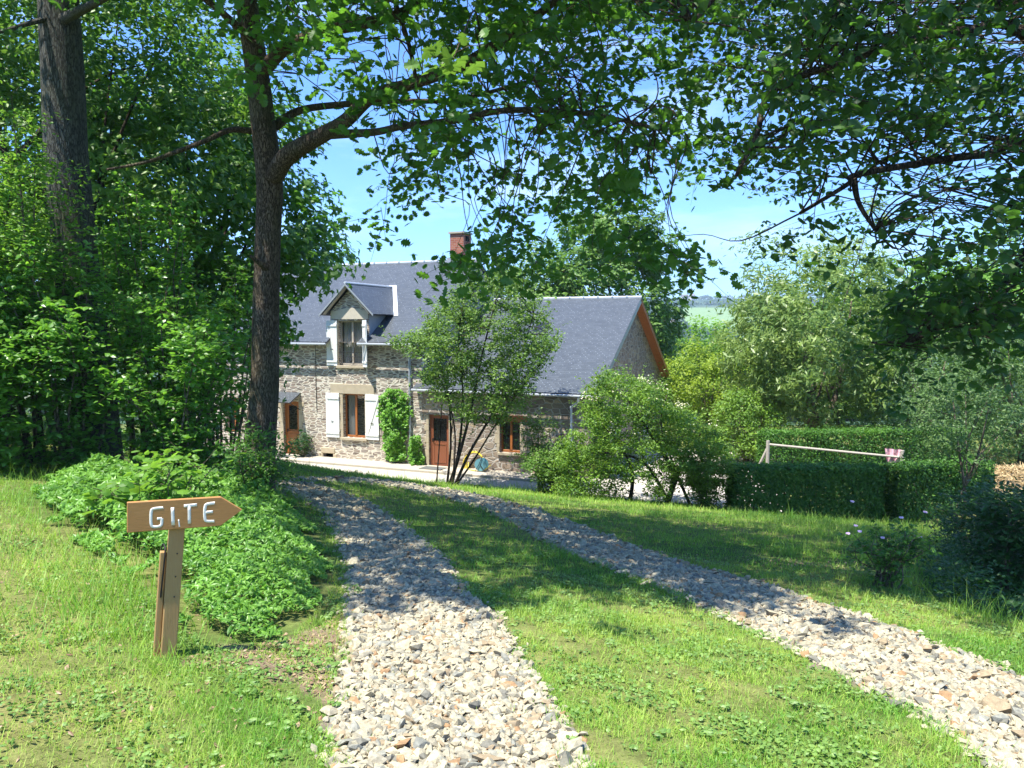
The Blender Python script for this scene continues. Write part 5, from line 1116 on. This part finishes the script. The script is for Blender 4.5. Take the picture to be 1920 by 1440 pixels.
# hedges: leafy clipped boxes
def hedge(label, A, B, h, th, n, lm='hedge_leaf', size=.095):
    A = np.array(A, float); B = np.array(B, float); base = np.array([A[0], A[1], FLAT]); L0 = np.linalg.norm(B - A); e = (B - A) / L0; nn = np.array([e[1], -e[0]])
    root = empty('clipped_hedge', base, math.atan2(e[1], e[0]), label, 'hedge', 'clipped beech hedges of the garden'); a_ = Acc()
    f = rng.integers(0, 4, n); x = rng.uniform(0, L0, n); y = rng.uniform(-th / 2, th / 2, n); z = rng.uniform(0, 1, n) * h
    y = np.where(f == 0, -th / 2, y); y = np.where(f == 1, th / 2, y); z = np.where(f == 2, h, z); e_ = f == 3; x = np.where(e_, np.where(rng.uniform(0, 1, n) < .5, 0, L0), x)
    P = np.column_stack([x, y, z]) + rng.normal(0, .045, (n, 3)); P += .05 * np.column_stack([wob(x, z, 3.1), wob(x, z, 2.2, 2.), wob(x, y, 2.7)])
    nr = np.where((f == 0)[:, None], [0, -1., .3], np.where((f == 1)[:, None], [0, 1., .3], [0, 0, 1.])) + rng.normal(0, .5, (n, 3))
    a_.leaves(OVAL, P, nr, size * rng.uniform(.6, 1.4, n), np.clip(rng.normal(.5, .25, n), 0, 1)); link('foliage', a_.mesh('foliage'), M[lm], root)
    s_ = Acc()
    for k in range(int(L0 / .25)):
        x_ = (k + .5) * .25; s_.add(*tube([(x_, rng.uniform(-.1, .1), -.05), (x_ + rng.uniform(-.1, .1), rng.uniform(-.15, .15), h * .5), (x_ + rng.uniform(-.2, .2), rng.uniform(-.25, .25), h * .93)], [.03, .022, .01], 5, 2))
    m_ = int(L0 * 14); C_ = np.column_stack([rng.uniform(0, L0, m_), rng.uniform(-th / 2, th / 2, m_), np.full(m_, h)]); spray(a2 := Acc(), s_, OVAL, C_, unit(m_) * [.6, .6, .2] + UP, .22, 6, .08, .004, 0.); link('shoots', a2.mesh('shoots'), M[lm], root)
    link('stems', s_.mesh('stems', (0, 0, 0), True), M['darktwig'], root)
    return root
hA = at(1372, 965, 22.9); hB = at(1640, 965, 22.9); hC = at(1835, 965, 24.5)
hedge('dark shaded front hedge, clipped square, beside the yard', hA[:2], hB[:2], 1.62, .8, 30000)
hedge('sunlit front hedge continuing right from the square corner', [hB[0] + .45, hB[1] + .1], hC[:2], 1.58, .8, 24000)
h1 = at(1430, 900, 28.6); h2 = at(1800, 900, 29.5); hedge('far hedge with a sunlit top behind the pale crossbar', h1[:2], h2[:2], 1.9, .9, 26000)
# straw bank
P = at(1880, 917, 27.9); base = np.array([P[0] + 1.2, P[1], FLAT]); n = 9000; a = Acc(); q = rng.uniform(-1, 1, (n, 2)); hh = .72 * (1 - q[:, 1] ** 2) * (1 - .3 * q[:, 0] ** 4) * (1 + .12 * wob(q[:, 0] * 3, q[:, 1], 2))
SB = ([(-.5, -.02, 0), (.5, -.02, 0), (.5, .02, .0), (-.5, .02, .0)], [(0, 1, 2, 3)])
a.leaves(SB, np.column_stack([q[:, 0] * 2.9, q[:, 1] * .9, hh * rng.uniform(.9, 1.05, n)]), UP + rng.normal(0, .45, (n, 3)), rng.uniform(.18, .5, n), rng.uniform(0, 1, n))
sbk = link('straw_heap', a.mesh('straw_heap'), M['straw'], None, base); tagit(sbk, 'long heap of pale straw on the far lawn at the right edge', 'straw heap', kind='stuff')
mb = MB(); N_ = 14
f_ = lambda i, j: (-2.9 + 5.8 * i / N_, -.9 + 1.8 * j / 8, max(-.05, .68 * (1 - (-1 + 2 * j / 8) ** 2) * (1 - .3 * (-1 + 2 * i / N_) ** 4)) - .03)
for i in range(N_):
    for j in range(8): mb.poly([f_(i, j), f_(i + 1, j), f_(i + 1, j + 1), f_(i, j + 1)])
mb.build('core', M['straw'], sbk, smooth=True)

# trees beyond
TB = 'trees and bushes beyond the garden'
tree('chestnut_tree', 'tall pale chestnut with upright shoots, highest tree right of the wing', 'tree', (13.2, 33.5), 10.2, 3.9, 'chest_leaf', 'twig', NARROW, .12, 330, 62, .30, .16, peak=.45, clr=.75, stems=3, group=TB, upb=.4)
tree('chestnut_tree', 'slimmer chestnut touching the left side of the tallest pale chestnut', 'tree', (12.0, 36.5), 7.8, 2.0, 'chest_leaf', 'twig', NARROW, .15, 150, 55, .28, .12, peak=.5, clr=.6, stems=2, group=TB, upb=.4)
tree('ash_tree', 'dense dark green ash rising behind the wing roof ridge', 'tree', (6.4, 52), 15.6, 4.6, 'mid_leaf', 'darktwig', OVAL, .2, 520, 75, .32, .3, peak=.3, clr=.95, inner=.62, group=TB)
tree('ash_tree', 'shorter shoulder of ash just left of the dark ash behind the roof', 'tree', (1.8, 50), 12.2, 3.6, 'mid_leaf', 'darktwig', OVAL, .2, 200, 60, .34, .25, peak=.4, clr=1.1, group=TB)
tree('hazel_tree', 'round mid green tree right of the timber gable verge', 'tree', (13.8, 56), 7.2, 4.2, 'bright_leaf', 'twig', OVAL, .05, 230, 60, .28, .2, peak=.5, clr=1.0, group=TB)
tree('hazel_tree', 'green tree top beneath the far green field', 'tree', (17.5, 62), 6.6, 4.4, 'mid_leaf', 'twig', OVAL, .05, 230, 60, .3, .2, peak=.5, clr=1.0, group=TB)
tree('golden_bush', 'yellow green bush glowing right of the hawthorn', 'shrub', (10.3, 41), 5.0, 2.5, 'yellow_leaf', 'twig', OVAL, .02, 220, 55, .16, .08, peak=.5, clr=.6, stems=4, group=TB)
tree('golden_bush', 'small yellow green bush behind the left end of the dark hedge', 'shrub', (10.0, 33), 3.2, 1.6, 'haw_leaf', 'twig', OVAL, .02, 130, 55, .13, .05, peak=.5, clr=.45, stems=4, group=TB)
tree('willow_tree', 'fine leaved olive green willow right of the chestnut behind the hedges', 'tree', (17.2, 32.5), 6.6, 3.3, 'willow_leaf', 'twig', NARROW, .04, 300, 75, .17, .12, peak=.5, clr=.65, stems=4, group=TB)
tree('willow_tree', 'wide fine leaved willow at the right edge above the straw', 'tree', (22.0, 33), 7.2, 3.6, 'willow_leaf', 'twig', NARROW, .04, 300, 75, .17, .12, peak=.5, clr=.7, stems=4, group=TB)
tree('acacia_tree', 'bright green tree glowing behind the dark lime limb', 'tree', (27, 44), 11.5, 5.5, 'bright_leaf', 'twig', OVAL, .1, 260, 60, .3, .2, peak=.5, clr=1.2, group=TB)
tree('acacia_tree', 'green tree filling the gap between chestnut and bright right hand tree', 'tree', (20, 47), 9.5, 4.5, 'mid_leaf', 'twig', OVAL, .05, 240, 60, .3, .2, peak=.5, clr=1.1, group=TB)
tree('plum_tree', 'small thin-stemmed tree before the sunlit hedge, crooked reddish trunk', 'tree', (12.3, 21.3), 4.6, 1.9, 'willow_leaf', 'twig', OVAL, .38, 120, 38, .10, .05, peak=.5, clr=.45, stems=2)
for x, y, h_, r_2, lb in ((-4, 56, 9, 4, 'dark tree hidden behind the main roof, left of the chimney'), (23, 60, 9, 5, 'pale tree crown far right behind the acacia'), (32, 40, 10, 5, 'tree beyond the right edge behind the willow'), (27.5, 33, 7.5, 3.4, 'bushy tree beyond the right edge beside the straw'), (16, 80, 5, 6, 'tree in the valley under the far field, left of the chestnut'), (10, 75, 6, 5, 'tree in the valley beside the dark ash')):
    tree('broadleaf_tree', lb, 'tree', (x, y), h_, r_2, 'mid_leaf', 'twig', OVAL, .05, 170, 50, .34, .2, peak=.5, clr=1.2, group=TB)
# undergrowth in the lime's shade
ug = []
for i in range(22):
    x, y = rng.uniform(5.2, 9.6), rng.uniform(7.2, 14.0)
    if x > y * .78: x = y * .76
    if x < np.interp(y, [7.2, 8.4, 10, 13, 18], [5.1, 4.9, 5.7, 7.6, 10]): continue
    ug.append((x, y))
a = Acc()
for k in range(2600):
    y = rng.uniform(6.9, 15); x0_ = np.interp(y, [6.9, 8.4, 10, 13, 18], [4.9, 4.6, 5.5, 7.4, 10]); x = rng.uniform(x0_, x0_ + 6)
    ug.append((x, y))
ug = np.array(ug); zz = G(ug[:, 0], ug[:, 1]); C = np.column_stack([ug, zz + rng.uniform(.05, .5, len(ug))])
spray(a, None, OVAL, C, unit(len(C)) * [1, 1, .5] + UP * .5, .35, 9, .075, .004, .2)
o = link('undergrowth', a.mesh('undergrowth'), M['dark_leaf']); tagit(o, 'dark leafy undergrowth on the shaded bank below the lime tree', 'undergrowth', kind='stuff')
# geranium with pink flowers
fbp = gh(1668, 1112); fb = shrub('pink_geranium', 'wild geranium clump with small pink flowers beside the right wheel track', 'flower', (fbp[0] + .1, fbp[1] + .35), 1.15, .75, 95, 5, 'hedge_leaf', MAPLE, .062, .16, 18, per=2, bark='mid_stem' if 0 else 'twig')
fl = Acc(); 
for px, py in ((1605, 985), (1612, 996), (1590, 1000), (1655, 1008), (1725, 1006), (1598, 940), (1690, 970), (1735, 960)):
    fl = Acc(); c = at(px, py, fbp[1] + .1) - np.array(fb.location)
    fl.leaves(ROUND, np.repeat([c], 5, 0) + np.array([[math.cos(k_ * 1.257), math.sin(k_ * 1.257), 0] for k_ in range(5)]) * .013, UP * .6 + rng.normal(0, .25, (5, 3)) + [0, -.6, 0], np.full(5, .032), np.full(5, .5))
    link('petals', fl.mesh('petals'), M['petal'], fb)
for x, y, s_ in ((5.9, 9.3, 1), (6.9, 9.0, 1), (7.4, 10.2, 1), (6.3, 11.5, 1)):
    pass
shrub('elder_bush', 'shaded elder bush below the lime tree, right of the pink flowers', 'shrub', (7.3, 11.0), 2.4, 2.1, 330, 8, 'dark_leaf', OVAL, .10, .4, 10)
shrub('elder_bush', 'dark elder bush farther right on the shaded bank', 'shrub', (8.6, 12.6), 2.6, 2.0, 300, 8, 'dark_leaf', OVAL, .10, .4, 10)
shrub('umbel_weed', 'tall weeds with pale flower heads before the far lawn', 'flower', (9.6, 16.0), 2.0, 1.7, 160, 7, 'hedge_leaf', OVAL, .08, .3, 12)

# ------------------------------------------------------------------ far hills: woods, field hedges, hamlet
n = 5200; az = np.concatenate([rng.uniform(4, 24, 4200), rng.uniform(-42, 42, n - 4200)]); r0 = np.exp(rng.uniform(math.log(150), math.log(2100), n))
x = r0 * np.sin(np.radians(az)); y = r0 * np.cos(np.radians(az)); fm = wob(x, y, .006, 2.) + .5 * wob(x, y, .013, 1.)
ok = ~FIELD(az, r0) & ~((fm > .5) & (rng.uniform(0, 1, n) < .93) & (r0 > 500)); x, y, r0 = x[ok], y[ok], r0[ok]
C = np.column_stack([x, y, G(x, y) + 4]); a = Acc(); m = len(C); nl = 34; rad = rng.uniform(3.5, 6.5, m)
d = unit(m * nl); d[:, 2] = np.abs(d[:, 2]) * 1.1; P = np.repeat(C, nl, 0) + d * np.repeat(rad, nl)[:, None] * rng.uniform(.75, 1.08, (m * nl, 1))
a.leaves(QUAD, P, d + rng.normal(0, .3, (m * nl, 3)), rng.uniform(2.6, 4.6, m * nl), np.clip(np.repeat(rng.uniform(.1, .9, m), nl) + rng.normal(0, .1, m * nl), 0, 1))
o = link('far_woods', a.mesh('far_woods'), M['far_leaf']); tagit(o, 'hazy woods covering the far hillside around the green field', 'woods', kind='stuff')
M['farwall'] = plain('far_wall', (.62, .56, .48), .9); M['farroof'] = plain('far_roof', (.22, .17, .15), .9)
for px, py, w_, lb in ((1284, 566, 16, 'tiny pale house on the far hilltop, left one'), (1298, 566, 11, 'tiny pale barn on the far hilltop, right one'), (1256, 608, 20, 'small pale farm building in the valley left of the green field')):
    dd_ = 1750 if py < 600 else 900; p = at(px, py, dd_); hs = empty('far_house', (p[0], p[1], float(G(p[0], p[1]))), .4, lb, 'house', 'far houses on the hill'); b_ = 13 if py < 600 else 7
    MB().box((-w_ / 2, -4, -2), (w_ / 2, 4, b_)).build('wall', M['farwall'], hs)
    mb = MB(); mb.prism([(-w_ / 2 - .3, -4.4, b_ - .2), (w_ / 2 + .3, -4.4, b_ - .2), (w_ / 2 + .3, 0, b_ + 3.2), (-w_ / 2 - .3, 0, b_ + 3.2)], (0, -.6, .8), .3); mb.prism([(-w_ / 2 - .3, 0, b_ + 3.2), (w_ / 2 + .3, 0, b_ + 3.2), (w_ / 2 + .3, 4.4, b_ - .2), (-w_ / 2 - .3, 4.4, b_ - .2)], (0, .6, .8), .3); mb.build('roof', M['farroof'], hs)

# ------------------------------------------------------------------ air
hm = bpy.data.materials.new('haze'); hm.use_nodes = True; ht_ = hm.node_tree; ht_.nodes.remove(ht_.nodes['Principled BSDF'])
pv = ht_.nodes.new('ShaderNodeVolumePrincipled'); pv.inputs['Color'].default_value = (.62, .80, 1.0, 1); pv.inputs['Density'].default_value = .00026; ht_.links.new(pv.outputs[0], ht_.nodes['Material Output'].inputs['Volume'])
o = MB().box((-9500, -9500, -75), (9500, 9500, 180)).build('haze', hm); tagit(o, 'thin blue summer haze over the valley', 'haze', kind='stuff')

for o in bpy.data.objects:
    if o.name.startswith(('twigs', 'shoots', 'leaf_spray')): o['kind'] = 'stuff'
